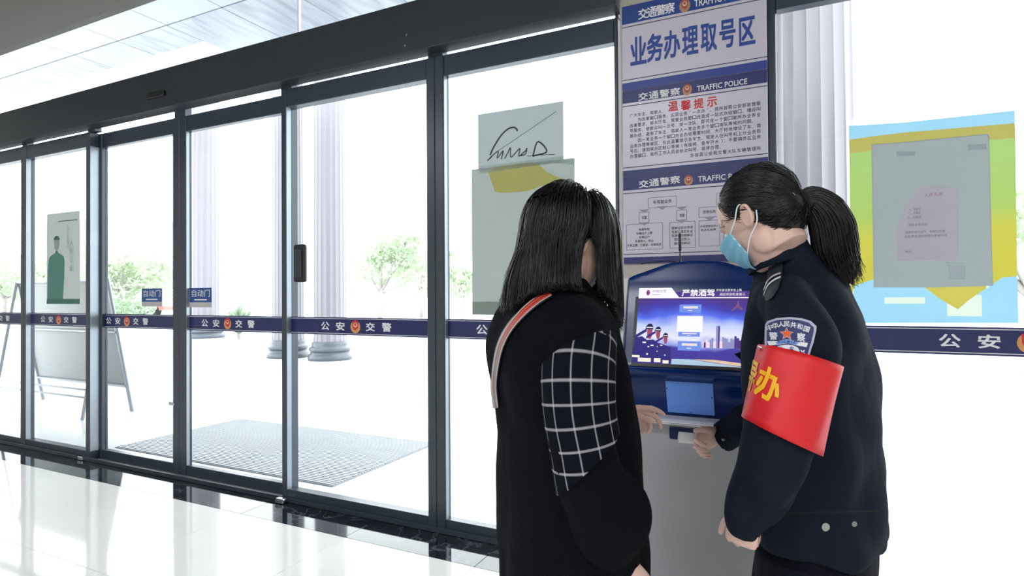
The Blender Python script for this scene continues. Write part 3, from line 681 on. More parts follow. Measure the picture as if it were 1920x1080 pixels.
b = MB(); pp(b, [(1592, 262), (1640, 255), (1700, 248), (1760, 243), (1903, 231), (1904, 258), (1854.5, 263), (1850, 252), (1700, 267), (1635, 272), (1635, 282), (1593, 288)], YG-.0005); b.build('olive_strip', M_POL, t)
b = MB(); pp(b, [(1595, 606), (1602, 536), (1638.5, 523), (1639, 538.5), (1735, 538.5), (1735, 540), (1765, 562), (1796, 580), (1820, 560), (1850, 540), (1861, 533), (1868, 528), (1880, 520), (1907, 518), (1910, 606)], YG-.0005); M_PLOW = mat('poster_blue_print', S(160, 214, 240), .6, 0, .06, 10, trans=.19); b.build('blue_lower_print', M_PLOW, t)
# pale printed blocks on the blue lower part (flat print)
_n = M_PLOW.node_tree.nodes; _l = M_PLOW.node_tree.links; _tg = _n.new('ShaderNodeTexCoord'); _sg = _n.new('ShaderNodeSeparateXYZ'); _l.new(_tg.outputs['Generated'], _sg.inputs[0])
def _in(sock, c_, hw):
    k_ = _n.new('ShaderNodeMath'); k_.operation = 'COMPARE'; k_.inputs[1].default_value = c_; k_.inputs[2].default_value = hw; _l.new(sock, k_.inputs[0]); return k_.outputs[0]
def _op(o_, a_, b_):
    k_ = _n.new('ShaderNodeMath'); k_.operation = o_; _l.new(a_, k_.inputs[0]); _l.new(b_, k_.inputs[1]); return k_.outputs[0]
_m1 = _op('MULTIPLY', _in(_sg.outputs[0], .345, .125), _in(_sg.outputs[2], .51, .07)); _m2 = _op('MULTIPLY', _in(_sg.outputs[0], .70, .10), _in(_sg.outputs[2], .40, .22))
_mk = _op('MAXIMUM', _m1, _m2); _mxp = _n.new('ShaderNodeMix'); _mxp.data_type = 'RGBA'; _mxp.inputs[7].default_value = S(228, 240, 226)
_src = _n['Principled BSDF'].inputs['Base Color'].links[0].from_socket; _l.new(_mk, _mxp.inputs[0]); _l.new(_src, _mxp.inputs[6]); _l.new(_mxp.outputs[2], _n['Principled BSDF'].inputs['Base Color'])
for x_ in _n:
    if x_.bl_idname == 'ShaderNodeBsdfTranslucent': _l.new(_mxp.outputs[2], x_.inputs['Color'])
xa, za = wq(1634, 270); xb, zb = wq(1861, 539)
t = thing('grey_paper', ((xa+xb)/2, YG-.0012, zb), 'grey sheet taped over the green and yellow poster on the right pane', 'paper')
b = MB(); pp(b, [(1634, 271), (1700, 266), (1851, 251), (1855, 256), (1858, 400), (1862, 536), (1760, 539), (1638, 539), (1636, 400)], YG-.0012, .0004); b.build('sheet', mat('blue_grey_paper', (.36, .41, .42), .7, 0, .05, 4, trans=.15), t)
b = MB(); pp(b, [(1774, 492), (1808, 492), (1808, 494), (1774, 494)], YG-.0018); pp(b, [(1779, 498), (1810, 498), (1810, 524), (1779, 524)], YG-.0018); b.build('faint_print', mat('faint_print', (.92, .95, .97), .7, trans=.9), t)
b = MB(); pp(b, [(1681, 284), (1716, 284), (1716, 292), (1681, 293)], YG-.0018); pp(b, [(1815, 272), (1850, 270), (1850, 280), (1815, 282)], YG-.0018); b.build('show_through', mat('show_through', (.80, .84, .86), .7, trans=.9), t)
xa, za = wq(1681, 352); xb, zb = wq(1798, 489)
t = thing('small_notice', ((xa+xb)/2, YG-.002, zb), 'small white printed notice with a cut corner taped on the grey sheet', 'paper')
b = MB(); pp(b, [(1727, 350), (1760, 351), (1791, 353), (1797, 372), (1797, 488), (1681, 489), (1683, 430), (1690, 402), (1704, 377)], YG-.0022, .0005); b.build('sheet', mat('notice_white', (.78, .72, .84), .6, trans=.45), t)
b = MB()
def tg(s, x0, y0, x1, hh, m=0):
    p0 = W(x0, y0, YG-.003); p1 = W(x1, y0, YG-.003); z0 = W(x0, y0+hh/2, YG-.003)[2]; z1 = W(x0, y0-hh/2, YG-.003)[2]; text(b, s, flat(p0[0], p1[0], z0, z1, YG-.003))
tg('人员名单', 1733, 366, 1768, 7); b.build('heading', mat('faded_red_print', S(190, 120, 140), .6), t)
b = MB()
for s, x0, y, x1 in (('一、驾驶证', 1704, 393, 1726), ('二、行驶证', 1703, 400, 1726), ('三、合格证', 1701, 408, 1727), ('领取业务说明', 1703, 422, 1738), ('请携带身份证件、到窗口办理', 1697, 436, 1772), ('领取牌证请按序排队等候叫号', 1696, 444, 1776), ('敬告', 1697, 472, 1709)): tg(s, x0, y, x1, 5)
b.build('lettering', mat('faded_text', (.2, .19, .24), .6), t)

# ================================================================== KIOSK
M_KBLUE = mat('kiosk_blue_lacquer', (0.0015, 0.021, 0.135), 0.20, 0.0, 0.06, 5, spec=0.32, coat=0.08)
M_KGREY = mat('kiosk_grey_paint', (0.345, 0.35, 0.375), 0.4, 0, 0.04, 3, 0.02, 200)
M_KLIGHT = mat('kiosk_light_plate', (0.55, 0.57, 0.60), 0.35, 0, 0.04, 3)
kx0, kx1 = -.525, -.085
kt = thing('ticket_kiosk', ((kx0+kx1)/2, -.45, 0), 'blue and grey queue ticket kiosk with a lit touch screen in front of the pillar', 'kiosk')
prof = np.array([(-.690, 1.418), (-.697, 1.395), (-.711, 1.345), (-.722, 1.31), (-.757, 1.19), (-.793, 1.072), (-.800, 1.055), (-.797, 1.040), (-.775, 1.027), (-.752, 1.018), (-.735, 1.000), (-.715, .955), (-.690, .905), (-.684, .885)])
def arch(x):
    u = (x-kx0)/(kx1-kx0); return np.interp(u, [0, .03, .30, .48, .70, .97, 1], [1.352, 1.360, 1.400, 1.407, 1.400, 1.360, 1.352])
b = MB(); xs = np.linspace(kx0, kx1, 29); fr = []
pz = cr(prof, 4)
for x in xs: fr.append([(x, y, min(z, float(arch(x)))) for y, z in pz])
fr = np.array(fr); bk = fr.copy(); bk[:, :, 1] = -.40; bk[:, :, 2] = np.minimum(bk[:, :, 2], 1.36)
b.grid(fr[::-1]); 
b.add(np.vstack([fr[:, 0], bk[:, 0]]), [(i, i+1, 29+i+1, 29+i) for i in range(28)])
fascia = b.build('blue_fascia', M_KBLUE, kt, True)
side = [(-.705, 1.352), (-.722, 1.345), (-.775, 1.19), (-.818, 1.065), (-.822, 1.045), (-.800, 1.020), (-.765, .985), (-.700, .885), (-.690, .86), (-.690, 0), (-.12, 0), (-.12, 1.18), (-.30, 1.352)]
for xa in (kx0-.036, kx1+.001):
    b = MB(); b.prism([(xa, y, z) for y, z in side], (.035, 0, 0)); b.build('side_plate', M_KLIGHT, kt)
part('cabinet', kt, M_KGREY, box=((kx0+.0005, -.678, 0.0), (kx1-.0005, -.125, .868)), bev=.003)
part('back_shell', kt, M_KGREY, box=((kx0+.0005, -.40, .8685), (kx1-.0005, -.125, 1.30)), bev=.003)
# white ledge with a round lip
b = MB(); b.prism([(kx0+.001, y, z) for y, z in ((-.66, .886), (-.735, .882), (-.748, .876), (-.748, .869), (-.735, .864), (-.66, .866))][::-1], (kx1-kx0-.002, 0, 0)); b.build('ledge', mat('ledge_white', (.86, .86, .88), .3), kt)
b = MB(); b.box((kx0+.02, -.7495, .8705), (kx1-.02, -.748, .8725)); b.build('ledge_groove', M_KGREY, kt)
# screen frame along the sloped face
s0 = np.array([0, -.7155, 1.3155]); s1 = np.array([0, -.7935, 1.0695]); sd = s0-s1; sl = np.linalg.norm(sd); sv = sd/sl; sn = np.array([0, -sv[2], sv[1]])
sn = sn if sn[1] < 0 else -sn
scx0, scx1 = -.487, -.137
def sp(u, v, l=0.0): return np.array([scx0+(scx1-scx0)*u, 0, 0])+s1+sd*v+sn*(.004+l)
b = MB()
for (u0, v0, u1, v1) in ((-.03, -.04, 1.03, 0), (-.03, 1, 1.03, 1.05), (-.03, 0, 0, 1), (1, 0, 1.03, 1)):
    q = [sp(u0, v0, -.006), sp(u1, v0, -.006), sp(u1, v1, -.006), sp(u0, v1, -.006)]; b.prism(q, sn*.006)
b.build('bezel', M_BLK, kt)
# lit picture on the screen
scr = bpy.data.materials.new('screen_sky'); scr.use_nodes = True; _n = scr.node_tree.nodes; _l = scr.node_tree.links
_n.remove(_n['Principled BSDF']); _em = _n.new('ShaderNodeEmission'); _uv = _n.new('ShaderNodeUVMap'); _sx = _n.new('ShaderNodeSeparateXYZ'); _nz = _n.new('ShaderNodeTexNoise'); _nz.inputs['Scale'].default_value = 2.2
_r = _n.new('ShaderNodeValToRGB'); _ma = _n.new('ShaderNodeMath'); _ma.operation = 'MULTIPLY_ADD'; _ma.inputs[1].default_value = .35
_sb = _n.new('ShaderNodeMath'); _sb.operation = 'SUBTRACT'; _sb.inputs[1].default_value = .17
_l.new(_uv.outputs[0], _sx.inputs[0]); _l.new(_uv.outputs[0], _nz.inputs['Vector']); _l.new(_nz.outputs[0], _ma.inputs[0]); _l.new(_sx.outputs[1], _ma.inputs[2]); _l.new(_ma.outputs[0], _sb.inputs[0]); _l.new(_sb.outputs[0], _r.inputs[0])
els = [(0, S(74, 64, 150)), (.20, S(78, 70, 165)), (.235, S(150, 160, 235)), (.36, S(236, 238, 255)), (.50, S(200, 214, 255)), (.62, S(92, 116, 240)), (.74, S(76, 72, 180)), (.86, S(86, 62, 128)), (1, S(80, 60, 120))]
_r.color_ramp.elements[0].color = els[0][1]; _r.color_ramp.elements[-1].color = els[-1][1]
for p_, c_ in els[1:-1]: _e = _r.color_ramp.elements.new(p_); _e.color = c_
_em.inputs[1].default_value = 1.0; _l.new(_r.outputs[0], _em.inputs[0]); _l.new(_em.outputs[0], _n['Material Output'].inputs[0])
b = MB(); b.quad([sp(0, 0, 0), sp(1, 0, 0), sp(1, 1, 0), sp(0, 1, 0)]); b.uv = [(0, 0), (1, 0), (1, 1), (0, 1)]
screen = b.build('screen', scr, kt)
E_W = emit('screen_white', (0.98, 0.97, 1, 1)); E_P = emit('screen_purple', S(88, 66, 142), 1, .1); E_N = emit('screen_navy', S(62, 56, 130), 1, .12); E_F = emit('screen_face', S(160, 84, 110)); E_B = emit('screen_button', S(120, 150, 236)); E_PK = emit('screen_pink', S(250, 226, 240)); E_G = emit('screen_grey', S(150, 150, 200)); E_DK = emit('screen_dark', S(50, 44, 80)); E_C = emit('screen_cream', S(236, 226, 226)); E_RD = emit('screen_emblem', S(140, 70, 150))
L1, L2, L3 = .0004, .0008, .0012
def srect(b, u0, v0, u1, v1, l, m=0): b.add([sp(u0, v0, l), sp(u1, v0, l), sp(u1, v1, l), sp(u0, v1, l)], [(0, 1, 2, 3)], m)
def spoly(b, pts, l, m=0): b.add([sp(*np.mean(pts, 0), l)]+[sp(u, v, l) for u, v in pts], [(0, i+1, (i+1) % len(pts)+1) for i in range(len(pts))], m)
SW, SH = 1430., 880.           # zoomed picture of the screen: corner 100,125
def uv(x, y): return ((x-100)/1400., 1-(y-125)/885.)
b = MB(); srect(b, 0, .868, 1, 1, L1, 0); spoly(b, [(0, .868), (.385, .868), (.31, 1), (0, 1)], L2, 1); srect(b, 0, .858, 1, .87, L2, 1)
text(b, '严禁酒驾', lambda u, v: sp(.41+.29*u, .885+.09*v, L2), 1, .02)
text(b, '开车请注意安全上路', lambda u, v: sp(.715+.22*u, .945+.035*v, L2), 1)
text(b, '酒后驾驶危害害己', lambda u, v: sp(.745+.22*u, .89+.035*v, L2), 1)
text(b, '中国交警', lambda u, v: sp(.13+.135*u, .935+.04*v, L3), 2); disc(b, lambda u, v: sp(u, v, L3), .09, .935, .018, .038, 14, 3)
srect(b, .13, .905, .21, .912, L3, 2)
b.build('title_bar', [E_P, E_W, E_G, E_RD], screen)
b = MB()
for k, (x0, y0, x1, y1) in enumerate(((650, 325, 925, 418), (650, 640, 918, 692), (650, 745, 932, 850))):
    u0, v1 = uv(x0, y0); u1, v0 = uv(x1, y1); srect(b, u0, v0, u1, v1, L2, 0); srect(b, u0+.035, v0+(v1-v0)*.5, u1-.03, v0+(v1-v0)*.78, L3, 1); srect(b, u0+.08, v0+(v1-v0)*.2, u1-.08, v0+(v1-v0)*.3, L3, 1)
u0, v1 = uv(628, 458); u1, v0 = uv(948, 640); srect(b, u0, v0, u1, v1, L3, 2)
b.build('button', [E_B, E_C, E_W], screen)
b = MB(); g = np.random.default_rng(3)
x = 955
while x < 1470:
    wd = g.uniform(14, 34); hgt = g.uniform(40, 120) if not 1110 < x < 1150 else 235
    if x > 1290: hgt += 30
    u0, v0 = uv(x, 812); u1, v1 = uv(x+wd, 800-hgt); srect(b, u0, v0, u1, v1, L1, int(g.integers(0, 3))); x += wd*.92
b.build('skyline', [E_PK, E_G, E_P], screen)
b = MB(); spoly(b, [uv(1370, 270), uv(1385, 335), uv(1430, 370), (uv(1415, 392)), uv(1360, 352), uv(1300, 400), uv(1285, 392), uv(1345, 340)], L1); b.build('aircraft', emit('screen_brown', S(130, 90, 130)), screen)
b = MB()                           # three saluting officers
def sal(cx, hy, s, body):
    spoly(b, [uv(cx+dx*s, hy+dy*s) for dx, dy in ((-52, 20), (-48, -15), (-20, -45), (20, -48), (46, -20), (48, 20))], L3, 1)
    spoly(b, [uv(cx+dx*s, hy+dy*s) for dx, dy in ((-32, 20), (40, 20), (36, 90), (22, 130), (-10, 128), (-30, 80))], L2, 2)
    srect(b, *uv(cx-40*s, hy+2*s), *uv(cx+40*s, hy-8*s), L3+.0003, 3)
    spoly(b, [uv(cx+dx*s, hy+dy*s) for dx, dy in ((-40, 10), (-150, 70), (-190, 95), (-185, 130), (-140, 105), (-36, 45))], L3, 0)
spoly(b, [uv(x, y) for x, y in ((88, 720), (180, 700), (250, 745), (330, 735), (390, 770), (470, 790), (560, 820), (575, 1004), (70, 1004), (70, 900))], L1, 0)
sal(275, 600, 1.0, 0); sal(388, 625, .8, 0); sal(488, 690, .7, 0)
for x, y, w_, h_ in ((215, 772, 46, 16), (320, 805, 40, 14), (440, 800, 30, 12), (272, 820, 22, 12), (262, 905, 22, 18), (390, 870, 14, 10), (492, 910, 18, 12), (390, 815, 12, 8)): srect(b, *uv(x-w_/2, y+h_/2), *uv(x+w_/2, y-h_/2), L2, 3)
for x, y, w_, h_ in ((115, 935, 100, 26), (230, 972, 170, 44), (398, 970, 84, 46), (505, 985, 76, 36)): srect(b, *uv(x-w_/2, y+h_/2), *uv(x+w_/2, y-h_/2), L2, 4)
b.build('officer_figures', [E_N, E_DK, E_F, E_W, emit('screen_glove', S(252, 244, 226))], screen)
b = MB(); spoly(b, [uv(x, y) for x, y in ((575, 1008), (580, 950), (800, 945), (1100, 975), (1440, 1005), (1440, 1010))], L1, 0); spoly(b, [uv(x, y) for x, y in ((820, 945), (1100, 940), (1480, 970), (1480, 1000), (1300, 990), (1000, 960))], L1, 1); b.build('road', [emit('screen_road', S(176, 206, 226)), emit('screen_sand', S(230, 200, 170))], screen)
# reader panel on the lower slope
rp0 = np.array([0, -.7305, 1.028]); rp1 = np.array([0, -.6875, .904]); rd = rp0-rp1; rv = nrm(rd); rn = np.array([0, -rv[2], rv[1]]); rn = rn if rn[1] < 0 else -rn
def rp(u, v, l): return np.array([-.398+.150*u, 0, 0])+rp1+rd*v+rn*(.016+l)
b = MB(); b.prism([rp(0, 0, -.022), rp(1, 0, -.022), rp(1, 1, -.022), rp(0, 1, -.022)], rn*.022)
rpan = b.build('reader_panel', mat('reader_blue', S(104, 152, 240), .3, 0, .05, 6), kt)
b = MB()
for u, v in ((.02, .68), (.5, .97), (.97, .5), (.5, .03)): b.prism([rp(u-.012, v-.014, 0), rp(u+.012, v-.014, 0), rp(u+.012, v+.014, 0), rp(u-.012, v+.014, 0)], rn*.0012)
b.build('screw', M_KBLUE, rpan)
# ticket slot on the cabinet front
a = W(1255, 799, -.6785); c = W(1352, 826, -.6785); zt_, zb_ = a[2], W(1255, 822, -.6785)[2]
part('ticket_slot', kt, mat('slot_navy', (.006, .016, .075), .3), box=((a[0], -.684, zb_), (-.245, -.677, zt_)), bev=.004)
part('slot_opening', kt, M_BLK, box=((-.375, -.6855, zb_+.012), (-.265, -.6838, zb_+.024)))
# thin black aerial with a lead standing on the kiosk top
q = W(1284, 442, -.50)
b = MB(); zz = 1.395; b.lathe([(.012, zz), (.012, zz+.004), (.005, zz+.008), (.003, zz+.03), (.002, zz+.05), (.005, zz+.055), (.0045, q[2]-.002), (.002, q[2])], (q[0], -.60, 0), 12); b.build('aerial', M_BLK, kt, True)
b = MB(); b.tube(cr([(q[0], -.60, 1.40), (q[0]-.03, -.62, 1.412), (q[0]-.10, -.64, 1.407), (q[0]-.13, -.64, 1.404)], 6), .002, 6); b.build('lead', M_BLK, kt, True)
# ================================================================== PEOPLE
def shade_obj(name, me, mats, parent): return finish(name, me, mats, parent, WL[parent.name])
def remeshed(b, voxel, smooth, origin, name, wr=0.0, seed=0, wfn=None):
    me = b.mesh('tmp', origin); o = bpy.data.objects.new('tmp', me); COL.objects.link(o)
    m = o.modifiers.new('r', 'REMESH'); m.mode = 'VOXEL'; m.voxel_size = voxel; m.use_smooth_shade = True
    if smooth: m2 = o.modifiers.new('s', 'SMOOTH'); m2.factor = 0.5; m2.iterations = smooth
    bpy.context.view_layer.update(); dg = bpy.context.evaluated_depsgraph_get()
    out = bpy.data.meshes.new_from_object(o.evaluated_get(dg)); out.name = name
    bpy.data.objects.remove(o); bpy.data.meshes.remove(me)
    if wr:
        n = len(out.vertices); co = np.empty(n*3, np.float32); out.vertices.foreach_get('co', co); co = co.reshape(-1, 3)
        no = np.empty(n*3, np.float32); out.vertex_normals.foreach_get('vector', no); no = no.reshape(-1, 3)
        g = np.random.default_rng(seed); f = np.zeros(n)
        q = co+.035*np.sin(co[:, [1, 2, 0]]*9+g.uniform(0, 6, 3))+.012*np.sin(co[:, [2, 0, 1]]*31)
        for k in range(7):
            d = g.normal(size=3); d /= np.linalg.norm(d); d[2] *= .8
            f += np.abs(np.sin(q@d*g.uniform(14, 34)+g.uniform(0, 6)))**1.5/ (1+.25*k)
        f = (f-f.mean())/f.std()
        amp = wr if wfn is None else wr*wfn(co+np.asarray(origin))
        co += no*(f*amp)[:, None]; out.vertices.foreach_set('co', co.astype(np.float32).ravel()); out.update()
    out.polygons.foreach_set('use_smooth', np.ones(len(out.polygons), bool))
    return out
def bvh_of(o):
    off = Vector(WL[o.name]); return BVHTree.FromPolygons([v.co+off for v in o.data.vertices], [tuple(p.vertices) for p in o.data.polygons])
def E(c, A, B, n=32, e=2.0):
    th = np.arange(n)/n*2*math.pi; f = lambda t: np.sign(t)*np.abs(t)**(2/e)
    return np.asarray(c)+np.outer(f(np.cos(th)), A)+np.outer(f(np.sin(th)), B)
def HX(X, Z, z): q = CAM+X*RH+Z*FH; return np.array([q[0], q[1], z])
def proj(bvh, px, py, lift=.002):
    d = nrm(dirv(px, py)); h = bvh.ray_cast(Vector(CAM), Vector(d))
    if h[0] is None:
        best = None
        for dx, dy in ((-6, 0), (6, 0), (0, -6), (0, 6), (-14, 0), (14, 0), (0, 14), (0, -14)):
            h = bvh.ray_cast(Vector(CAM), Vector(nrm(dirv(px+dx, py+dy))))
            if h[0] is not None: break
        else: return P(px, py, 1.2)
    n = np.array(h[1]); n = n if n@d < 0 else -n
    return np.array(h[0])+n*lift
def decal(b, bvh, outline, lift, m=0, rings=6):       # filled outline laid onto a surface
    o = np.asarray(outline, float); c = o.mean(0); k = len(o); V = [proj(bvh, *c, lift)]
    for i in range(1, rings+1): V += [proj(bvh, *(c+(q-c)*i/rings), lift) for q in o]
    F = [(0, j+1, (j+1) % k+1) for j in range(k)]
    for i in range(rings-1): F += [(1+i*k+j, 1+(i+1)*k+j, 1+(i+1)*k+(j+1) % k, 1+i*k+(j+1) % k) for j in range(k)]
    b.add(V, F, m)
def dense(o, n=4):
    o = np.asarray(o, float); return np.vstack([o[i]+(o[(i+1) % len(o)]-o[i])*t for i in range(len(o)) for t in np.arange(n)/n])
M_SKIN = mat('skin', (0.74, 0.49, 0.41), 0.5, 0, 0.06, 14, 0.03, 300)
M_SKIN2 = mat('skin_fair', (0.72, 0.48, 0.41), 0.5, 0, 0.06, 14, 0.03, 300)
M_HAIR = mat('black_hair', (0.0065, 0.0065, 0.009), 0.36, 0, 0.4, 30, spec=0.4)
M_HAIRB = mat('dark_brown_hair', (0.011, 0.008, 0.008), 0.38, 0, 0.4, 30, spec=0.4)
M_EYE = mat('eye_white', (0.7, 0.68, 0.66), 0.2); M_IRIS = mat('dark_iris', (0.012, 0.008, 0.006), 0.15)

def hand(b, wr, d, s, n, curls, thumb=(0.6, 0.7, 0.3), tc=.35, sc=1.0, spread=.02):
    d = nrm(d); s = nrm(s-d*(np.dot(s, d))); n = nrm(n-d*np.dot(n, d)-s*np.dot(n, s)); wr = np.asarray(wr, float)
    R = [E(wr-d*.03*sc, s*.026*sc, n*.019*sc, 14), E(wr, s*.027*sc, n*.019*sc, 14), E(wr+d*.03*sc, s*.036*sc, n*.017*sc, 14), E(wr+d*.065*sc, s*.040*sc, n*.0145*sc, 14), E(wr+d*.084*sc, s*.038*sc, n*.011*sc, 14)]
    b.loft(R)
    for i, L in enumerate((.072, .079, .073, .058)):
        L *= sc; p = wr+d*(.078-.006*abs(i-1))*sc+s*(.0295-.0197*i)*sc; a = 0; pts = [p-d*.02*sc, p]; fan = (1.5-i)*spread*4
        for sg, cu in zip((.46, .30, .24), curls[i]):
            a += cu; dd = nrm((d+s*fan*.25)*math.cos(a)+n*math.sin(a)); q = pts[-1]+dd*L*sg
            pts += [pts[-1]+(q-pts[-1])*.5, q]
        b.tube(np.array(pts), np.array([.0088, .0088, .0083, .0086, .0078, .0080, .0072, .0060])[:len(pts)]*sc, 10)
        b.ell(pts[-1], (d, s, n), (.0062*sc,)*3, 6)
    p = wr+d*.018*sc+s*.022*sc; dd = nrm(d*thumb[0]+s*thumb[1]+n*thumb[2]); pts = [p-dd*.01*sc]; pts += [p+dd*.042*sc]
    d2 = nrm(dd*(1-tc)+d*tc+n*tc*.4); pts.append(pts[-1]+d2*.034*sc); d3 = nrm(d2*(1-tc)+d*tc+n*tc*.3); pts.append(pts[-1]+d3*.026*sc)
    b.tube(cr(pts, 3), np.interp(np.linspace(0, 3, 10), [0, 1, 2, 3], [.0145, .0115, .0095, .0075])*sc, 10); b.ell(pts[-1], (d, s, n), (.0072*sc,)*3, 6)
def head(b, c, f, l, u, k=1.0):
    ax = (f, l, u); e0 = lambda a, r_, n=14: b.ell(c+f*a[0]+l*a[1]+u*a[2], ax, r_, n); e = lambda a, r_, n=14: b.ell(c+f*a[0]*k+l*a[1]+u*a[2], ax, (r_[0]*k, r_[1], r_[2]), n)
    e0((-.012, 0, .022), (.093, .074, .086), 20); e((.022, 0, -.045), (.066, .057, .074)); e((.052, 0, -.092), (.032, .032, .024))
    for s in (1, -1):
        e((.004, s*.046, -.058), (.034, .018, .04)); e((.058, s*.033, -.03), (.026, .020, .024)); e((.072, s*.026, .020), (.014, .026, .010))
        e((.066, s*.030, .0), (.013, .016, .011))                                   # lids
        th = np.linspace(0, 2*math.pi, 15)[:-1]                                     # ear: rim, lobe, shell
        ec = c+f*-.014+l*s*.0745+u*-.012; ea = nrm(u*.97-f*.22); eb = nrm(f*.97+u*.22); ring = [ec+ea*math.cos(t)*.0245+eb*math.sin(t)*.0155+l*s*(.006-.010*math.sin(t)) for t in th]
        ring.append(ring[0]); b.tube(np.array(ring), .0045, 8); b.ell(ec-ea*.020+eb*.003, (ea, eb, l), (.010, .008, .006), 8); b.ell(ec-l*s*.002, (ea, eb, l), (.022, .0135, .006), 8)
    b.loft([E(c+f*.076*k+u*.012, l*.008, u*.008, 10), E(c+f*.092*k-u*.012, l*.010, u*.010, 10), E(c+f*.104*k-u*.030, l*.014, u*.010, 10), E(c+f*.094*k-u*.040, l*.015, u*.007, 10)])
    e((.082, 0, -.062), (.010, .022, .006), 8); e((.080, 0, -.073), (.010, .020, .007), 8)
def eyes(c, f, l, u, par, k=1.0):
    for s in (1, -1):
        ec = c+f*.0715*k+l*s*.030; o = MB(); o.ell(ec, (f, l, u), (.0115,)*3, 10); q = o.build('eye', M_EYE, par, True)
        o = MB(); o.ell(ec+f*.0085, (f, l, u), (.0035, .0055, .0055), 8); o.build('iris', M_IRIS, q, True)
def strand_mesh(PT, r, name, tip=.25):                 # PT (N, T, 3): thin three sided tubes
    N, T, _ = PT.shape; tg = np.gradient(PT, axis=1); tg /= np.linalg.norm(tg, axis=2, keepdims=True)+1e-9
    ref = np.where(np.abs(tg[..., 2:3]) > .8, np.array([1.0, .3, 0]), np.array([0, .2, 1.0])); a = np.cross(tg, ref); a /= np.linalg.norm(a, axis=2, keepdims=True)+1e-9; c = np.cross(tg, a)
    rr = (r*np.interp(np.linspace(0, 1, T), [0, .1, .7, 1], [.6, 1, .9, tip]))[None, :, None]
    if np.ndim(r) == 0: pass
    R = np.stack([PT+rr*(math.cos(t)*a+math.sin(t)*c) for t in (0, 2.0944, 4.1888)], 2)     # N,T,3,3
    V = R.reshape(-1, 3); idx = np.arange(N*T*3).reshape(N, T, 3); Q = []
    for j in range(3): k = (j+1) % 3; Q.append(np.stack([idx[:, :-1, j], idx[:, :-1, k], idx[:, 1:, k], idx[:, 1:, j]], -1).reshape(-1, 4))
    return fast_mesh(name, V, np.vstack(Q))
def legs(b, c, lat, fwd, hip, r0=.085, r1=.055, z0=.06, gap=.095, stride=0.0):
    for s in (1, -1):
        x = c+lat*s*gap; k = fwd*stride*s
        b.loft([E([*x[:2], hip], lat*r0*1.05, fwd*r0*1.2, 20), E([*(x+k*.3)[:2], hip*.72], lat*r0, fwd*r0*1.05, 20), E([*(x+k*.6)[:2], hip*.5], lat*r0*.8, fwd*r0*.85, 20), E([*(x+k)[:2], z0+.12], lat*r1*1.08, fwd*r1*1.2, 20), E([*(x+k)[:2], z0], lat*r1*1.12, fwd*r1*1.3, 20)])
def shoe(par, c, lat, fwd, m):
    b = MB(); R = []
    for t, wd, h in ((-.09, .028, .055), (-.085, .036, .075), (-.03, .038, .080), (.03, .040, .062), (.09, .043, .045), (.135, .036, .034), (.155, .016, .024)):
        R.append([c+fwd*t+lat*wd*math.cos(a)+ZZ*(max(0.012, .012+h*(.5+.5*math.sin(a)))) for a in np.arange(16)/16*2*math.pi])
    b.loft(R); b.build('shoe', m, par, True)
    b = MB(); b.prism([c+fwd*t+lat*w_ for t, w_ in ((-.093, -.02), (-.075, -.038), (.03, -.042), (.1, -.045), (.15, -.025), (.163, 0), (.15, .025), (.1, .045), (.03, .042), (-.075, .038), (-.093, .02))][::-1], ZZ*.018); b.build('sole', M_BLK, par)

# ---------------------------------------------------------------- officer
al = math.radians(35); FO = -math.cos(al)*RH+math.sin(al)*FH; LO = -math.sin(al)*RH-math.cos(al)*FH
base = P(1520, 800, 1.37); off = thing('person', (base[0], base[1], 0), 'person in dark police uniform with ponytail, face mask and red armband beside the kiosk', 'person')
O = WL[off.name]
ps = math.radians(52); pt = math.radians(36)
f0 = -math.cos(ps)*RH+math.sin(ps)*FH; hl = -math.sin(ps)*RH-math.cos(ps)*FH
hf = math.cos(pt)*f0-math.sin(pt)*ZZ; hu = math.cos(pt)*ZZ+math.sin(pt)*f0
hc = P(1421, 409, 1.36)
# skin
b = MB(); head(b, hc, hf, hl, hu, .9)
b.loft([E(hc-hf*.012-hu*.05, hl*.050, hf*.050, 20), E(hc-hf*.014-hu*.10, hl*.047, hf*.047, 20), E(P(1449, 490, 1.37), LO*.050, FO*.050, 20), E(P(1488, 535, 1.38), LO*.075, FO*.065, 20)])
TR = [(1536, 985, .13, .085), (1526, 850, .14, .095), (1518, 700, .145, .10), (1512, 620, .15, .095), (1505, 560, .13, .075), (1492, 520, .075, .06)]
b.loft(cr([E(P(x, y, 1.37), LO*a, FO*c_, 24) for x, y, a, c_ in TR], 4))
hip = base.copy(); hip[2] = 0
legs(b, hip, LO, FO, .76, .058, .042, .05, .078)
near = np.array([P(x, y, z) for x, y, z in ((1478, 575, 1.235), (1496, 660, 1.17), (1470, 790, 1.155), (1445, 868, 1.15), (1415, 950, 1.18), (1399, 966, 1.19))])
b.tube(cr(near, 4), np.linspace(.042, .024, 21), 14)
RS = P(1515, 560, 1.50); EL = P(1455, 762, 1.66); WRI = P(1352, 818, 1.79)
b.tube(cr([RS, (RS+EL)/2, EL, (EL+WRI)/2, WRI], 4), np.linspace(.042, .024, 17), 14)
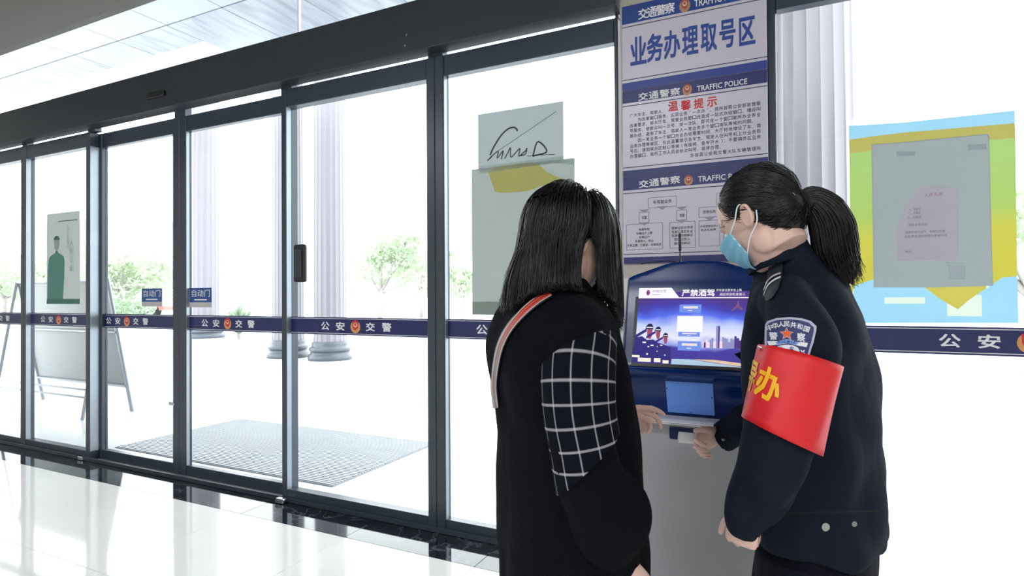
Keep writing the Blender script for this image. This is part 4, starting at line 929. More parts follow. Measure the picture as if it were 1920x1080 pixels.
# near hand hangs half closed; far hand holds the paper from the right
wr_n = P(1399, 962, 1.185)
hand(b, wr_n, P(1388, 1020, 1.20)-wr_n, FO+.2*ZZ, LO*-1.0, [(.75, .8, .6), (.8, .85, .6), (.85, .9, .6), (.9, .9, .6)], (.75, .5, .45), .4, .84)
wr_f = P(1350, 816, 1.79); df = P(1303, 832, 1.775)-wr_f
hand(b, wr_f, df, UP*1.0-.3*FW, -UP*.30-FW*1.0+RT*-.2, [(.75, .9, .5), (.8, 1.0, .6), (.85, 1.1, .6), (.9, 1.1, .6)], (.80, .62, .30), .25, .95)
body = shade_obj('body', remeshed(b, .0032, 3, O, 'body'), M_SKIN2, off)
eyes(hc, hf, hl, hu, off, .9)
# jacket
TR = [(1536, 1006, .186, .128, 0), (1534, 994, .196, .138, 0), (1531, 950, .196, .140, 0), (1524, 850, .194, .139, 0), (1519, 740, .19, .138, 0), (1513, 660, .19, .134, 0), (1508, 600, .188, .124, 0), (1504, 560, .176, .108, 0), (1497, 530, .150, .094, -.005),
      (1488, 508, .105, .080, -.015), (1470, 486, .074, .068, -.024), (1455, 464, .060, .055, -.032), (1447, 450, .053, .049, -.034), (1446, 446, .051, .047, -.034)]
b = MB(); b.loft(cr([E(P(x, y, 1.37), LO*a, FO*c_+ZZ*tl_, 36, 2.2) for x, y, a, c_, tl_ in TR], 4))
sl = np.array([(1476, 548, 1.25, .052), (1488, 590, 1.205, .064), (1499, 650, 1.17, .068), (1488, 730, 1.158, .067), (1464, 810, 1.155, .067), (1446, 865, 1.15, .066), (1420, 925, 1.165, .057), (1396, 972, 1.19, .041), (1391, 992, 1.20, .036), (1388, 1003, 1.203, .034)])
ax = cr([P(x, y, z) for x, y, z, r_ in sl], 5); rr = cr(sl[:, 3:4], 5)[:, 0]; b.tube(ax, rr, 24, 0)
fs = [RS+LO*.02, RS, (RS*.5+EL*.5), EL, EL*.45+WRI*.55, WRI-(WRI-EL)*.12, WRI+(WRI-EL)*.02]
b.tube(cr(fs, 5), np.interp(np.linspace(0, 6, 31), range(7), [.055, .07, .066, .066, .056, .048, .046]), 20)
M_JK = mat('police_navy_cloth', (0.0078, 0.0115, 0.0225), 0.85, 0, 0.2, 20, 0.25, 500, spec=0.12)
jk = shade_obj('jacket', remeshed(b, .0065, 5, O, 'jacket', .0048, 3), M_JK, off); JB = bvh_of(jk)
# stand collar
V = []
for t in np.linspace(0, 1, 6):
    c_ = P(1466-19*t, 499-49*t, 1.37); V.append(E(c_, LO*(.086-.028*t), FO*(.068-.016*t)+ZZ*(-.020-.014*t), 36))
b = MB(); b.grid(np.array(V), 0, True); me = b.mesh('collar', O, True); co_ = shade_obj('collar', me, M_JK, off); m_ = co_.modifiers.new('solid', 'SOLIDIFY'); m_.thickness = .004
# hem band and snaps
for px, py, r_ in ((1548, 987, 7.5), (1599, 982, 5)):
    b = MB(); decal(b, JB, [(px+r_*math.cos(t), py+r_*1.05*math.sin(t)) for t in np.arange(14)/14*2*math.pi], .004, 0, 3); b.build('snap_button', mat('pewter', (.35, .34, .33), .3, .9), jk, True)
b = MB(); decal(b, JB, dense([(1434, 996), (1440, 1004), (1436, 1008), (1430, 1002)], 2), .003, 0, 2)
top = [(x, 958+(1652-x)*.018) for x in np.linspace(1478, 1648, 26)]
V = []
for x, y in top: V.append([proj(JB, x, y-1.6, .0012), proj(JB, x, y+1.6, .0012)])
b = MB(); b.grid(np.array(V)); b.build('hem_seam', mat('seam_black', (.004, .004, .006), .9), jk)
# trousers, shoes
b = MB(); M_TROU = mat('dark_trousers', (0.0050, 0.0060, 0.0120), 0.85, 0, 0.2, 20, 0.2, 400, spec=0.12)
b.loft(cr([E(P(1533, 955, 1.37), LO*.165, FO*.118, 28), E(P(1529, 1040, 1.37), LO*.176, FO*.126, 28), E(P(1522, 1100, 1.37), LO*.175, FO*.125, 28), E(P(1518, 1150, 1.37), LO*.165, FO*.115, 28)], 4)); legs(b, hip, LO, FO, .72, .088, .066, .03, .09)
tr_ = shade_obj('trousers', remeshed(b, .008, 4, O, 'trousers', .002, 5), M_TROU, off)
for s in (1, -1): shoe(off, hip+LO*s*.09+FO*.03, LO, FO, M_BLK)
# shoulder patch on the near sleeve
Z9 = lambda x, y: (1420+x/9., 580+y/9.)
oc = [(160, 250), (200, 205), (340, 155), (560, 140), (760, 160), (900, 205), (990, 290), (985, 370), (940, 560), (870, 760), (830, 850), (660, 830), (480, 790), (290, 740), (190, 700), (150, 600), (150, 450)]
def shr(o, k, c=(555, 520)): return [(c[0]+(x-c[0])*k[0], c[1]+(y-c[1])*k[1]) for x, y in o]
pm = [mat('patch_border', S(178, 178, 200), .7), mat('patch_navy', S(50, 58, 104), .7), mat('patch_white', S(226, 226, 236), .7), mat('patch_orange', S(228, 96, 40), .7), mat('patch_blue', S(110, 150, 220), .7), mat('patch_ink', S(56, 74, 140), .7)]
b = MB(); decal(b, JB, [Z9(*q) for q in dense(oc, 2)], .0035, 0, 8); decal(b, JB, [Z9(*q) for q in dense(shr(oc, (.90, .90)), 2)], .0042, 1, 8)
patch = b.build('shoulder_patch', pm, jk)
def zt(b, ch, cx, cy, sz, ang, m, lift=.0050, bold=.02, asp=1.0):
    ca, sa = math.cos(ang), math.sin(ang)
    text(b, ch, lambda u, v: proj(JB, *Z9(cx+((u-.5)*ca*asp+(v-.5)*sa)*sz, cy+((u-.5)*sa*asp-(v-.5)*ca)*sz), lift), m, bold)
b = MB()
for ch, x, y, a_ in zip('中华人民共和国', (240, 325, 415, 505, 610, 720, 828), (325, 292, 268, 258, 272, 300, 342), (-.35, -.25, -.1, 0, .12, .22, .3)): zt(b, ch, x, y, 92, a_, 2)
zt(b, '警', 296, 465, 125, .0, 2); zt(b, '察', 735, 478, 140, .1, 2)
b.build('lettering', pm, patch)
b = MB()
def star(R_, r_): return [(500+(R_ if i % 2 == 0 else r_)*math.sin(i*math.pi/5), 428-(R_ if i % 2 == 0 else r_)*math.cos(i*math.pi/5)) for i in range(10)]
decal(b, JB, [Z9(*q) for q in star(115, 52)], .0048, 0, 3); decal(b, JB, [Z9(*q) for q in star(95, 40)], .0054, 3, 3); b.build('star', pm, patch)
b = MB(); decal(b, JB, [Z9(*q) for q in dense([(198, 550), (310, 548), (340, 565), (480, 522), (560, 525), (680, 575), (760, 560), (850, 570), (820, 645), (690, 630), (640, 612), (500, 580), (350, 615), (330, 600), (225, 625)], 2)], .0047, 2, 5)
decal(b, JB, [Z9(*q) for q in dense([(330, 570), (480, 528), (560, 532), (680, 580), (650, 612), (500, 578), (350, 612)], 2)], .0052, 4, 4); b.build('ribbon', pm, patch)
b = MB(); decal(b, JB, [Z9(500+200*math.cos(t), 715-105*math.sin(t)) for t in np.linspace(-.1, math.pi+.1, 18)], .0047, 2, 5); b.build('oval', pm, patch)
b = MB()
for i, ch in enumerate('POLICE'): zt(b, ch, 385+i*47, 570-16*math.sin(i/5*math.pi)+6, 40, (-.25+.1*i), 5, .0057, .02, .7)
zt(b, '公', 405, 668, 58, -.1, 5, .0055, .01); zt(b, '安', 575, 672, 62, .1, 5, .0055, .01); b.build('small_lettering', pm, patch)
b = MB()
for i in range(3):
    for s in (-1, 1): decal(b, JB, [Z9(748+s*(6+22*math.cos(t))+s*10, 715+i*42+16*math.sin(t)-14*math.cos(t)) for t in np.arange(8)/8*2*math.pi], .0047, 2, 2)
b.build('wheat_ear', pm, patch)
# red armband: an open band round the upper sleeve
A0, A1 = P(1500, 668, 1.166), P(1459, 815, 1.155); ad = nrm(A1-A0); e1 = -nrm(P(1480, 740, 1)-CAM); e1 = nrm(e1-ad*(e1@ad)); e2 = np.cross(ad, e1); e2 = e2 if e2@RT > 0 else -e2
def band(th, t, lift=0.0):
    c = A0+(A1-A0)*t; k = max(0.0, th-.6); r_ = .0785+lift+.006*t*math.sin(th*2.0+1.0)+.010*k*t+.0015*math.sin(7*th+3*t)
    return c+(e1*math.cos(th)+e2*math.sin(th))*r_+ad*(.012*t*math.sin(th))
M_BAND = mat('red_satin', S(214, 26, 36), 0.5, 0, 0.08, 12, 0.05, 300)
b = MB(); ths = np.linspace(-4.0, 1.42, 60); b.grid(np.array([[band(th, t) for th in ths] for t in np.linspace(0, 1, 14)]))
me = b.mesh('armband', O, True); bo = shade_obj('armband', me, M_BAND, off); m_ = bo.modifiers.new('solid', 'SOLIDIFY'); m_.thickness = .0015; m_.offset = 0
D = math.radians
b = MB(); text(b, '办', lambda u, v: band(D(-49)+D(37)*u, .64-.38*v+.05*u, .0022), 0, .03); text(b, '导', lambda u, v: band(D(-90)+D(36)*u, .60-.38*v+.05*u, .0022), 0, .03)
b.build('lettering', mat('yellow_print', S(250, 186, 20), .5), bo)
b = MB(); b.tube([proj(JB, 1419, 656, .004), proj(JB, 1431, 657, .006), band(D(-75), .03, .004), band(D(-58), .05, .003)], .0011, 6); b.build('safety_pin', M_STEEL, bo)
# epaulette
b = MB(); ep = dense([(1447, 486), (1458, 483), (1470, 484), (1470, 500), (1468, 522), (1462, 545), (1452, 560), (1441, 566), (1437, 556), (1440, 530), (1443, 505)], 2)
decal(b, JB, ep, .0055, 0, 5); epo = b.build('epaulette', mat('epaulette_cloth', (.016, .022, .032), .7, 0, .15, 20), jk, True)
b = MB()
for k in (0, 9):
    cl = cr([(1437, 546+k), (1443, 531+k), (1453, 522+k*.9), (1466, 517+k*.75)], 6)
    b.grid(np.array([[proj(JB, x, y-1.7, .007), proj(JB, x, y+1.7, .007)] for x, y in cl]))
b.build('chevron', mat('silver_braid', (.7, .7, .74), .5), epo)
b = MB(); b.tube([proj(JB, x, y, .008) for x, y in ((1444, 492), (1446, 487), (1451, 485), (1453, 488))], .0018, 6); b.build('pin', M_STEEL, epo)
# pocket flap on the far front edge
q0 = P(1402, 655, 1.40)
b = MB(); b.prism([P(1404, 652, 1.43), P(1393, 659, 1.43), P(1378, 664, 1.43), P(1388, 673, 1.43), P(1396, 682, 1.43), P(1406, 680, 1.43)][::-1], FH*.006); b.build('pocket_flap', M_JK, jk)
# snap on the far cuff
b = MB(); c_ = proj(JB, 1357, 823, .003); b.ell(c_, (RT, UP, FW), (.006, .004, .004), 8); b.build('cuff_snap', MATS['pewter'], jk, True)
# face mask with pleats and ear loops
M_MASK = mat('mask_blue', S(126, 190, 220), 0.7, 0, 0.05, 20, 0.1, 400); M_MASKW = mat('mask_white', S(226, 234, 240), 0.7)
def mk(s, t, lift=0.0):                       # s -1..1 around the face, t 0 nose .. 1 chin
    a = s*1.12; zt_ = .008-.020*abs(s); zb_ = -.110+.032*abs(s)**1.5; z = zt_+(zb_-zt_)*t
    fr_ = (.090-.012*t-.030*max(0, t-.7)/.3*(1-abs(s))); fr_ += .004+.024*math.exp(-(s/.38)**2)*math.exp(-((t-.24)/.36)**2)
    r_ = lift+.0016*math.sin(t*math.pi*7)*(1-s*s)
    return hc+hf*((fr_+r_)*math.cos(a)**1.0*.98+.004)+hl*((.075+r_)*math.sin(a))+hu*z
b = MB(); b.grid(np.array([[mk(s, t) for s in np.linspace(-1, 1, 41)] for t in np.linspace(0, 1, 43)])); me = b.mesh('face_mask', O, True)
mo = shade_obj('face_mask', me, M_MASK, off); m_ = mo.modifiers.new('solid', 'SOLIDIFY'); m_.thickness = .0012
b = MB()
for t in (0.0, 1.0): b.grid(np.array([[mk(s, min(1, max(0, t+dt)), .0012) for dt in ((0, .05) if t == 0 else (-.05, 0))] for s in np.linspace(-1, 1, 41)]))
for s in (1, -1): b.grid(np.array([[mk(s*(1-ds), t, .0012) for ds in (0, .05)] for t in np.linspace(0, 1, 20)]))
b.build('edge_binding', M_MASKW, mo, True)
for s in (1, -1):
    ec = hc+hf*-.016+hl*s*.079; p0, p1 = mk(s*.99, .03, .001), mk(s*.99, .97, .001)
    b = MB(); b.tube(cr([p0, (p0+ec+hu*.012)/2+hl*s*.004, ec+hu*.018+hf*.004+hl*s*.002, ec+hu*.008-hf*.018-hl*s*.004], 5), .0016, 6); b.build('ear_loop', M_MASKW, mo, True)
    b = MB(); b.tube(cr([p1, (p1+ec-hu*.036)/2+hl*s*.002, ec-hu*.040-hf*.006, ec-hu*.016-hf*.020-hl*s*.004], 5), .0016, 6); b.build('ear_loop', M_MASKW, mo, True)
b = MB()
for s in (1, -1): b.tube(cr([hc+hf*.076+hl*s*.014+hu*.020, hc+hf*.076+hl*s*.030+hu*.025, hc+hf*.063+hl*s*.048+hu*.020], 4), .0022, 6)
b.build('eyebrow', M_HAIR, off)
# hair pulled back to a tie, ponytail
tie = P(1501, 376, 1.30)
cc = hc-hf*.026+hu*.030; cr_ = np.array([.091, .0800, .084])
b = MB(); b.ell(cc, (hf, hl, hu), cr_*.985, 20); b.ell(hc-hf*.048-hu*.035, (hf, hl, hu), (.052, .055, .052), 14); b.loft([E(cc-hf*.075-hu*.02, hl*.05, hu*.055, 16), E((cc-hf*.09-hu*.03)*.4+tie*.6, hl*.032, hu*.034, 16), E(tie, hl*.017, hu*.017, 16)])
capm = remeshed(b, .005, 3, O, 'hair_cap')
hr = shade_obj('hair', capm, M_HAIR, off)
def onell(p, k):                               # push points onto the cap surface
    q = p-cc; L = np.stack([q@hf, q@hl, q@hu], -1)/cr_; n_ = np.linalg.norm(L, axis=-1, keepdims=True); L = L/n_*np.maximum(n_, k); return cc+(L*cr_)@np.stack([hf, hl, hu])
def onblob(p, k):
    c2 = hc-hf*.048-hu*.035; r2 = np.array([.052, .055, .052]); q = p-c2; L = np.stack([q@hf, q@hl, q@hu], -1)/r2; n_ = np.linalg.norm(L, axis=-1, keepdims=True); L = L/n_*np.maximum(n_, k); return c2+(L*r2)@np.stack([hf, hl, hu])
N = 1500; g = np.random.default_rng(11)
th = g.uniform(-math.pi, math.pi, N); k_ = g.uniform(0, 1, N)**.7
# hairline: forehead to temple to nape, then inwards
st = []
for t, kk in zip(th, k_):
    a = abs(t)/math.pi; zz_ = np.interp(a, [0, .25, .42, .52, .75, 1], [.038, .012, .008, -.050, -.085, -.092]); ff = np.interp(a, [0, .25, .42, .52, .75, 1], [.085, .062, .016, -.038, -.070, -.095]); ll = np.sign(t)*np.interp(a, [0, .2, .4, .6, .85, 1], [0, .058, .080, .068, .03, 0])
    q = np.array([ff, ll, zz_]); top_ = np.array([-.02+.05*g.normal()*.3, ll*.5, .115]); q = q*(1-kk*.75)+top_*kk*.75
    st.append(hc+hf*q[0]+hl*q[1]+hu*q[2])
st = np.array(st); T = 14; u_ = np.linspace(0, 1, T)[None, :, None]
PT = st[:, None, :]*(1-u_)+(tie+g.normal(size=(N, 1, 3))*.006)*u_
PT = onell(PT, (1.0+g.uniform(0, .035, N))[:, None, None]*np.ones((1, T, 1)))
PT = onblob(PT, 1.03+.06*g.random((N, 1, 1)))
wgt = np.clip((u_-.72)/.28, 0, 1)**1.3; tgt = tie+g.normal(size=(N, 1, 3))*.006
PT = PT*(1-wgt)+tgt*wgt
fo_ = strand_mesh(PT-O, .0011, 'strands', .8); tag(finish('strands', fo_, M_HAIR, hr, O), kind='stuff')
b = MB(); td = nrm(P(1530, 380, 1.30)-tie); b.tube([tie-td*.006, tie-td*.004, tie+td*.008, tie+td*.014], [.019, .023, .023, .018], 14); b.build('hair_tie', mat('black_elastic', (.006, .006, .007), .9), hr, True)
pc = cr([tie, P(1522, 374, 1.30), P(1545, 394, 1.30), P(1560, 425, 1.30), P(1566, 460, 1.305), P(1577, 492, 1.31), P(1594, 512, 1.315)], 6)
pr_ = np.interp(np.linspace(0, 6, len(pc)), range(7), [.016, .030, .041, .045, .043, .032, .008])
b = MB(); b.tube(pc[:-3], pr_[:-3]*.86, 16); pony = b.build('ponytail', M_HAIRB, hr, True)
N = 1300; T = len(pc); ang = g.uniform(0, 6.283, N); rad = np.sqrt(g.uniform(.35, 1.0, N)); tg_ = np.gradient(pc, axis=0); tg_ /= np.linalg.norm(tg_, axis=1)[:, None]
aa = np.cross(tg_, FW); aa /= np.linalg.norm(aa, axis=1)[:, None]; bb_ = np.cross(tg_, aa)
PT = pc[None]+pr_[None, :, None]*rad[:, None, None]*(np.cos(ang)[:, None, None]*aa[None]+np.sin(ang)[:, None, None]*bb_[None])*1.02
PT += (g.normal(size=(N, 1, 3))*np.array([.010, .010, .010]))*np.linspace(0, 1, T)[None, :, None]**3+ (np.array([0, 0, -1])*g.uniform(-.012, .018, N)[:, None])[:, None, :]*np.linspace(0, 1, T)[None, :, None]**4
tag(finish('ponytail_strands', strand_mesh(PT-O, .0012, 'ponytail_strands', .3), M_HAIRB, hr, O), kind='stuff')
# paper slip in the far hand
pa, pb = P(1273, 811, 1.795), P(1334, 817, 1.785); pax = nrm(pb-pa); pu = nrm(UP-pax*(UP@pax)); pn = np.cross(pax, pu)
b = MB()
b.grid(np.array([[pa+(pb-pa)*s+pu*(.017*math.cos(t)-.014)+pn*(.012*math.sin(t)) for t in np.linspace(-2.4, 2.9, 24)] for s in np.linspace(0, 1, 6)]))
q = b.build('paper_slip', mat('white_paper', (.72, .73, .76), .6), None, True); tag(q, 'curled white paper slip held at the kiosk ticket slot', 'paper'); m_ = q.modifiers.new('solid', 'SOLIDIFY'); m_.thickness = .0003

# ---------------------------------------------------------------- long-haired woman
aw = math.radians(19); FO = math.cos(aw)*RH+math.sin(aw)*FH; RO = math.sin(aw)*RH-math.cos(aw)*FH; LO = -RO
base = P(1060, 800, 1.30); wom = thing('person', (base[0], base[1], 0), 'person with long loose black hair in a black coat with checked sleeve panel, back turned', 'person')
O = WL[wom.name]; ps = math.radians(25); pt = math.radians(26)
f0 = math.cos(ps)*RH+math.sin(ps)*FH; hl = -math.sin(ps)*RH+math.cos(ps)*FH
hf = math.cos(pt)*f0-math.sin(pt)*ZZ; hu = math.cos(pt)*ZZ+math.sin(pt)*f0
hc = P(1071, 453, 1.31)
b = MB(); head(b, hc, hf, hl, hu)
b.loft([E(hc-hf*.022-hu*.05, hl*.050, hf*.053, 20), E(hc-hf*.030-hu*.10, hl*.047, hf*.050, 20), E(P(1046, 545, 1.30), LO*.052, FO*.055, 20), E(P(1040, 580, 1.30), LO*.075, FO*.065, 20)])
TR = [(1072, 1080, .15, .11), (1066, 900, .145, .105), (1055, 750, .145, .105), (1040, 650, .15, .10), (1036, 600, .13, .075), (1040, 565, .075, .06)]
b.loft(cr([E(P(x, y, 1.30), LO*a, FO*c_, 24) for x, y, a, c_ in TR], 4)); hip = base.copy(); hip[2] = 0; legs(b, hip, LO, FO, .70, .058, .042, .05, .078)
na = np.array([P(x, y, z) for x, y, z in ((1092, 620, 1.17), (1086, 700, 1.11), (1098, 830, 1.09), (1112, 905, 1.09), (1142, 990, 1.11), (1172, 1062, 1.125))])
b.tube(cr(na, 4), np.linspace(.042, .022, 21), 14)
LS = HX(.03, 1.46, P(983, 600, 1.46)[2]); LE = P(1000, 772, 1.50); LW = P(1152, 776, 1.50)
b.tube(cr([LS, (LS+LE)/2, LE, (LE+LW)/2, LW], 4), np.linspace(.042, .024, 17), 14)
hand(b, LW, P(1222, 772, 1.485)-LW, UP*.62-FW*.75, -UP*.75-FW*.55+RT*.1, [(.15, .35, .25), (.45, .6, .4), (.75, .8, .5), (.9, .9, .5)], (.80, .30, .55), .2, .88)
wr_n = P(1174, 1062, 1.125); hand(b, wr_n, P(1190, 1130, 1.13)-wr_n, FO, LO, [(.4, .5, .4)]*4, (.8, .5, .3), .4, .92)
body = shade_obj('body', remeshed(b, .0032, 3, O, 'body'), M_SKIN, wom); eyes(hc, hf, hl, hu, wom)
b = MB()
for s in (1, -1): b.tube(cr([hc+hf*.082+hl*s*.014+hu*.020, hc+hf*.083+hl*s*.030+hu*.025, hc+hf*.070+hl*s*.048+hu*.020], 4), .0022, 6)
b.build('eyebrow', M_HAIR, wom)
# coat
TR = [(1074, 1270, .20, .158), (1074, 1180, .200, .154), (1072, 1080, .198, .148), (1070, 1000, .198, .150), (1068, 930, .197, .151), (1064, 868, .195, .151), (1058, 795, .192, .148), (1052, 740, .19, .146), (1040, 672, .19, .142), (1035, 640, .188, .136), (1036, 600, .180, .118), (1038, 572, .150, .100), (1042, 552, .105, .084), (1046, 532, .070, .066), (1048, 522, .062, .060)]
b = MB(); b.loft(cr([E(P(x, y, 1.30), LO*a, FO*c_, 36, 2.2) for x, y, a, c_ in TR], 4))
sl = np.array([(1080, 588, 1.20, .052), (1090, 625, 1.15, .060), (1084, 690, 1.11, .063), (1086, 770, 1.095, .061), (1099, 845, 1.09, .060), (1113, 905, 1.09, .066), (1140, 965, 1.10, .077), (1152, 1005, 1.11, .066), (1156, 1030, 1.12, .048), (1160, 1046, 1.122, .045), (1164, 1066, 1.125, .043)])
ax = cr([P(x, y, z) for x, y, z, r_ in sl], 5); rr = cr(sl[:, 3:4], 5)[:, 0]; b.tube(ax, rr, 24)
b.tube(cr([LS+RO*.03, LS, (LS+LE)/2, LE, (LE+LW)/2, LW-(LW-LE)*.06], 5), np.interp(np.linspace(0, 5, 26), range(6), [.055, .066, .066, .066, .058, .046]), 20)
M_COAT = mat('black_wool_coat', (0.0035, 0.0045, 0.0070), 0.95, 0, 0.25, 40, 0.35, 700, spec=0.08)
coat = shade_obj('coat', remeshed(b, .0065, 6, O, 'coat', .0038, 8), M_COAT, wom); CB = bvh_of(coat)
b = MB(); b.loft(cr([E(P(1074, 1180, 1.30), LO*.165, FO*.118, 28), E(P(1074, 1240, 1.30), LO*.17, FO*.12, 28), E(P(1074, 1300, 1.30), LO*.16, FO*.11, 28)], 3)); legs(b, hip, LO, FO, .62, .085, .062, .03, .09)
shade_obj('trousers', remeshed(b, .008, 4, O, 'trousers', .002, 9), mat('black_trousers', (.007, .007, .009), .85), wom)
for s in (1, -1): shoe(wom, hip+LO*s*.09+FO*.03, LO, FO, M_BLK)
# checked sleeve panel: a shell round the sleeve with woven white lines
pl_ = bpy.data.materials.new('checked_wool'); pl_.use_nodes = True; _n = pl_.node_tree.nodes; _l = pl_.node_tree.links; _b = _n['Principled BSDF']; _b.inputs['Roughness'].default_value = .95; _b.inputs['Specular IOR Level'].default_value = .06
_uv = _n.new('ShaderNodeUVMap'); _sx = _n.new('ShaderNodeSeparateXYZ'); _l.new(_uv.outputs[0], _sx.inputs[0])
_nz = _n.new('ShaderNodeTexNoise'); _nz.inputs['Scale'].default_value = 60; _nz.inputs['Detail'].default_value = 3; _l.new(_uv.outputs[0], _nz.inputs['Vector'])
def _line(sock, width):
    fr_ = _n.new('ShaderNodeMath'); fr_.operation = 'FRACT'; _l.new(sock, fr_.inputs[0])
    sb = _n.new('ShaderNodeMath'); sb.operation = 'SUBTRACT'; sb.inputs[1].default_value = .5; _l.new(fr_.outputs[0], sb.inputs[0])
    ab = _n.new('ShaderNodeMath'); ab.operation = 'ABSOLUTE'; _l.new(sb.outputs[0], ab.inputs[0])
    nn_ = _n.new('ShaderNodeMath'); nn_.operation = 'MULTIPLY_ADD'; nn_.inputs[1].default_value = .10; _l.new(_nz.outputs['Fac'], nn_.inputs[0]); _l.new(ab.outputs[0], nn_.inputs[2])
    mr = _n.new('ShaderNodeMapRange'); mr.inputs['From Min'].default_value = width+.03; mr.inputs['From Max'].default_value = width+.075; mr.inputs['To Min'].default_value = 1; mr.inputs['To Max'].default_value = 0; _l.new(nn_.outputs[0], mr.inputs['Value']); return mr.outputs[0]
la = _line(_sx.outputs[0], .030); lb = _line(_sx.outputs[1], .050)
_ad = _n.new('ShaderNodeMath'); _ad.operation = 'ADD'; _l.new(la, _ad.inputs[0]); _l.new(lb, _ad.inputs[1])
_mr = _n.new('ShaderNodeMapRange'); _mr.inputs['From Max'].default_value = 2.0; _mr.inputs['To Max'].default_value = 1.3; _l.new(_ad.outputs[0], _mr.inputs['Value'])
_mx = _n.new('ShaderNodeMix'); _mx.data_type = 'RGBA'; _mx.clamp_factor = True; _mx.inputs[6].default_value = (.0045, .006, .011, 1); _mx.inputs[7].default_value = (.42, .42, .46, 1); _l.new(_mr.outputs[0], _mx.inputs[0]); _l.new(_mx.outputs[2], _b.inputs['Base Color'])
sel = [i for i in range(len(ax))]; tg_ = np.gradient(ax, axis=0); tg_ /= np.linalg.norm(tg_, axis=1)[:, None]; arc = np.concatenate([[0], np.cumsum(np.linalg.norm(np.diff(ax, axis=0), axis=1))])
def ypx(p): q = p-CAM; return 540-FPX*(q@UP)/(q@FW)
yy_ = np.array([ypx(p) for p in ax])
def sleeve(th, y, lift):                       # th 0 faces the viewer side of the arm, y picks the place along the arm
    c = np.array([np.interp(y, yy_, ax[:, k]) for k in range(3)]); t = nrm([np.interp(y, yy_, tg_[:, k]) for k in range(3)]); r_ = np.interp(y, yy_, rr)
    a = -nrm(c-CAM); a = nrm(a-t*(a@t)); e = np.cross(t, a); e = e if e@RT > 0 else -e
    return c+(a*math.cos(th)+e*math.sin(th))*(r_+lift)
nu, nv = 48, 40; V = []; UVs = []
for j in range(nv):
    for i in range(nu):
        th = -2.0+4.0*i/(nu-1); sn_ = math.sin(max(-1.57, min(1.57, th)))
        y0 = 662-30*sn_; y1 = 862-40*sn_; y = y0+(y1-y0)*j/(nv-1)
        V.append(sleeve(th, y, .0045)); s_ = np.interp(y, yy_, arc); UVs.append((th*.064/.034+.85, s_/.037+.05))
b = MB(); b.grid(np.array(V).reshape(nv, nu, 3)); b.uv = UVs; me = b.mesh('checked_panel', O, True); po = shade_obj('checked_panel', me, pl_, wom); m_ = po.modifiers.new('solid', 'SOLIDIFY'); m_.thickness = .003; m_.offset = -1
# striped bag strap over the far shoulder
cl = cr([(1032, 553), (1010, 567), (985, 588), (960, 617), (943, 650), (934, 690), (931, 725), (935, 765)], 6); tn = np.gradient(cl, axis=0); tn /= np.linalg.norm(tn, axis=1)[:, None]; nn_ = np.stack([-tn[:, 1], tn[:, 0]], 1)
rows = []
for k in (-9, -7, -5.5, 0, 5.5, 7, 9): rows.append([proj(CB, *(c_+n2*k*(1-.45*i/len(cl))), .005) for i, (c_, n2) in enumerate(zip(cl, nn_))])
b = MB(); rows = np.array(rows)
for k, m_i in enumerate((0, 1, 2, 2, 1, 0)): b.grid(rows[k:k+2], m_i)
strap_m = bpy.data.materials.new('strap_red'); strap_m.use_nodes = True; _n = strap_m.node_tree.nodes; _l = strap_m.node_tree.links; _tc3 = _n.new('ShaderNodeTexCoord'); _s3 = _n.new('ShaderNodeSeparateXYZ'); _r3 = _n.new('ShaderNodeValToRGB')
_r3.color_ramp.elements[0].position = .45; _r3.color_ramp.elements[0].color = S(128, 110, 104); _r3.color_ramp.elements[1].position = .85; _r3.color_ramp.elements[1].color = S(190, 62, 50); _l.new(_tc3.outputs['Generated'], _s3.inputs[0]); _l.new(_s3.outputs[2], _r3.inputs[0]); _l.new(_r3.outputs[0], _n['Principled BSDF'].inputs[0])
st_o = b.build('bag_strap', [M_BLK, mat('strap_white', (.6, .6, .6), .7), strap_m], None, True); tag(st_o, 'red and taupe striped bag strap over the shoulder of the black coat', 'strap'); m_ = st_o.modifiers.new('solid', 'SOLIDIFY'); m_.thickness = .002
# hair: strands roll off the skull and hang
g = np.random.default_rng(21); N = 8500; T = 30
ek = [(hc-hf*.012+hu*.022, np.array([.097, .079, .091]), (hf, hl, hu)), (hc+hf*.022-hu*.045, np.array([.070, .062, .078]), (hf, hl, hu)), (hc-hf*.03-hu*.11, np.array([.055, .055, .09]), (hf, hl, hu))]
az = g.uniform(-math.pi, math.pi, N); el = np.arccos(g.uniform(.02, 1, N)); lay = g.uniform(0, 1, N)
dl = np.stack([np.sin(el)*np.cos(az), np.sin(el)*np.sin(az), np.cos(el)], 1)                 # head frame f, l, u
keep = ~((dl[:, 0] > .72) & (dl[:, 2] < .55)); dl = dl[keep]; lay = lay[keep]; N = len(dl)
B3 = np.stack([hf, hl, hu]); p = ek[0][0]+(dl*ek[0][1])@B3
sd_ = np.sign(dl[:, 1]+.02*g.normal(size=N)); sd_[sd_ == 0] = 1
out = np.stack([np.clip(dl[:, 0], -.4, 1)*.9-.25, sd_*np.where(dl[:, 0] < -.1, .05+.55*np.abs(dl[:, 1]), .35+np.abs(dl[:, 1])), np.zeros(N)], 1)@B3; nr_ = (dl/ek[0][1])@B3; nr_ /= np.linalg.norm(nr_, axis=1)[:, None]; out -= nr_*(out*nr_).sum(1, keepdims=True); out /= np.linalg.norm(out, axis=1)[:, None]
front = dl[:, 0] > .25
L = np.where(front, g.uniform(.26, .33, N), g.uniform(.29, .36, N)); step = (L/T)[:, None]
PT = np.zeros((N, T, 3)); d_ = out.copy(); lo_ = (.003+.018*lay*np.where(front, .9, 1.2))[:, None]
touch = np.zeros(N)
zend = np.where(front, P(1140, 598, 1.3)[2], P(1000, 574, 1.3)[2])+g.normal(size=N)*.010
clump = np.sin(az[keep]*37)[:, None]*.0018
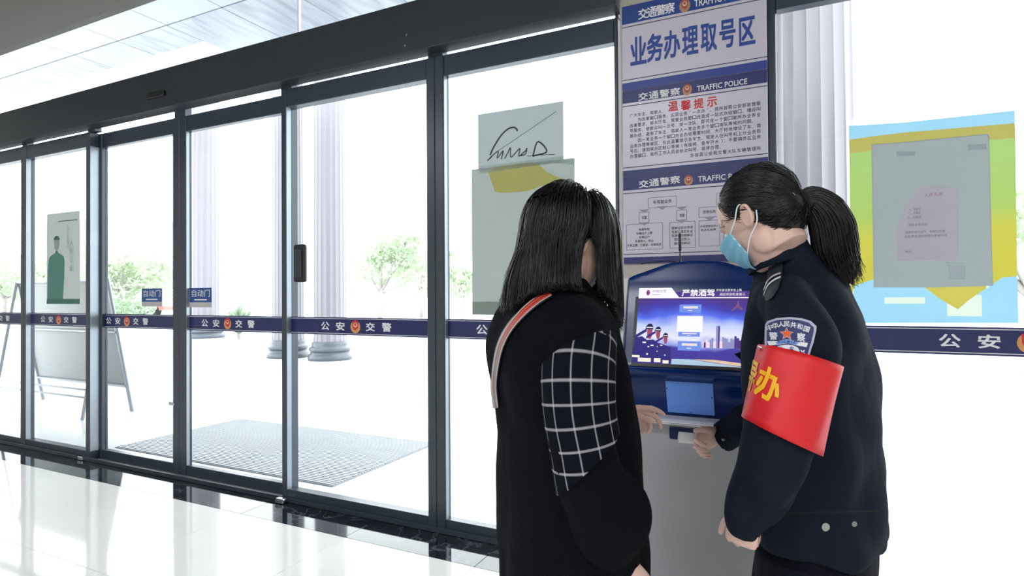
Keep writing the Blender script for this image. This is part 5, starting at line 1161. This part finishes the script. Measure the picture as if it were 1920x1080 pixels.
for t in range(T):
    PT[:, t] = p; d_ = d_*.80+np.array([0, 0, -1.0])*.30+g.normal(size=(N, 3))*.012; d_ /= np.linalg.norm(d_, axis=1)[:, None]
    stp = np.where(p[:, 2:3] > zend[:, None], step, step*.05)*np.clip(1-touch/.03, .03, 1)[:, None]; p = p+d_*stp
    for c_, r_, A_ in ek:
        R_ = r_[None]+lo_*np.array([1.0, .8, .9]); q = (p-c_)@np.stack(A_).T; n_ = np.linalg.norm(q/R_, axis=1, keepdims=True); ins = n_ < 1
        p = np.where(ins, c_+(q/np.maximum(n_, 1e-6))@np.stack(A_), p)
    if t > 9:
        for i in np.nonzero(p[:, 2] < hc[2]-.07)[0]:
            h_ = CB.find_nearest(Vector(p[i]), .05)
            if h_[0] is not None:
                nn0 = np.array(h_[1]); dv = p[i]-np.array(h_[0]); need = .004+.012*lay[i]
                if dv@nn0 < need: touch[i] += step[i, 0]; p[i] = p[i]+nn0*(need-dv@nn0); d_[i] = nrm(d_[i]-nn0*min(0, d_[i]@nn0))
    p = p+clump*np.cross(d_, ZZ)*(t/T)
# part the curtain just in front of the near ear so that ear and jaw show through
for _k in range(14): PT[:, 1:-1] = (PT[:, :-2]+2*PT[:, 1:-1]+PT[:, 2:])/4
ear = hc-hf*.012-hl*.080-hu*.02
q = PT-ear; aA, cA, sA = q@f0, q@ZZ, -(q@hl); win = (sA > -.03) & (cA < .0) & (cA > -.10)
am = np.where(win.any(1), (aA*win).sum(1)/np.maximum(win.sum(1), 1), 9.0); sh = np.where(np.abs(am-.004) < .028, np.where(am < .004, -(am+.024), .032-am), 0)
rmp = np.clip((.045-cA)/.06, 0, 1); rmp = rmp*rmp*(3-2*rmp); PT += (sh[:, None]*rmp)[:, :, None]*f0
ph = az[keep]*9+2*lay; wv = (np.linspace(0, 1, T)**1.5)[None]*np.sin(np.linspace(0, 7, T)[None]+ph[:, None])*.0055
PT += wv[:, :, None]*f0+ (wv*np.cos(ph*1.7)[:, None])[:, :, None]*hl
hair_root = thing('x', O) if False else None
b = MB(); b.ell(hc-hf*.016+hu*.028, (hf, hl, hu), (.098, .0755, .086), 20); b.ell(hc-hf*.050-hu*.05, (hf, hl, hu), (.045, .058, .10), 16)
hr = shade_obj('hair', remeshed(b, .006, 3, O, 'hair'), M_HAIR, wom)
tag(finish('strands', strand_mesh(PT-O, .00105, 'strands', .3), M_HAIR, hr, O), kind='stuff')
# thin slip between her fingers
c_ = P(1214, 786, 1.488)
b = MB(); b.prism([c_-RT*.02-UP*.001, c_+RT*.02+UP*.001, c_+RT*.018+FH*.05+UP*.004, c_-RT*.022+FH*.05+UP*.002], UP*.0012); q = b.build('number_slip', MATS['white_paper']); tag(q, 'small white slip pinched between the fingers of the black-coated person', 'paper')
bpy.data.objects.remove(_to)
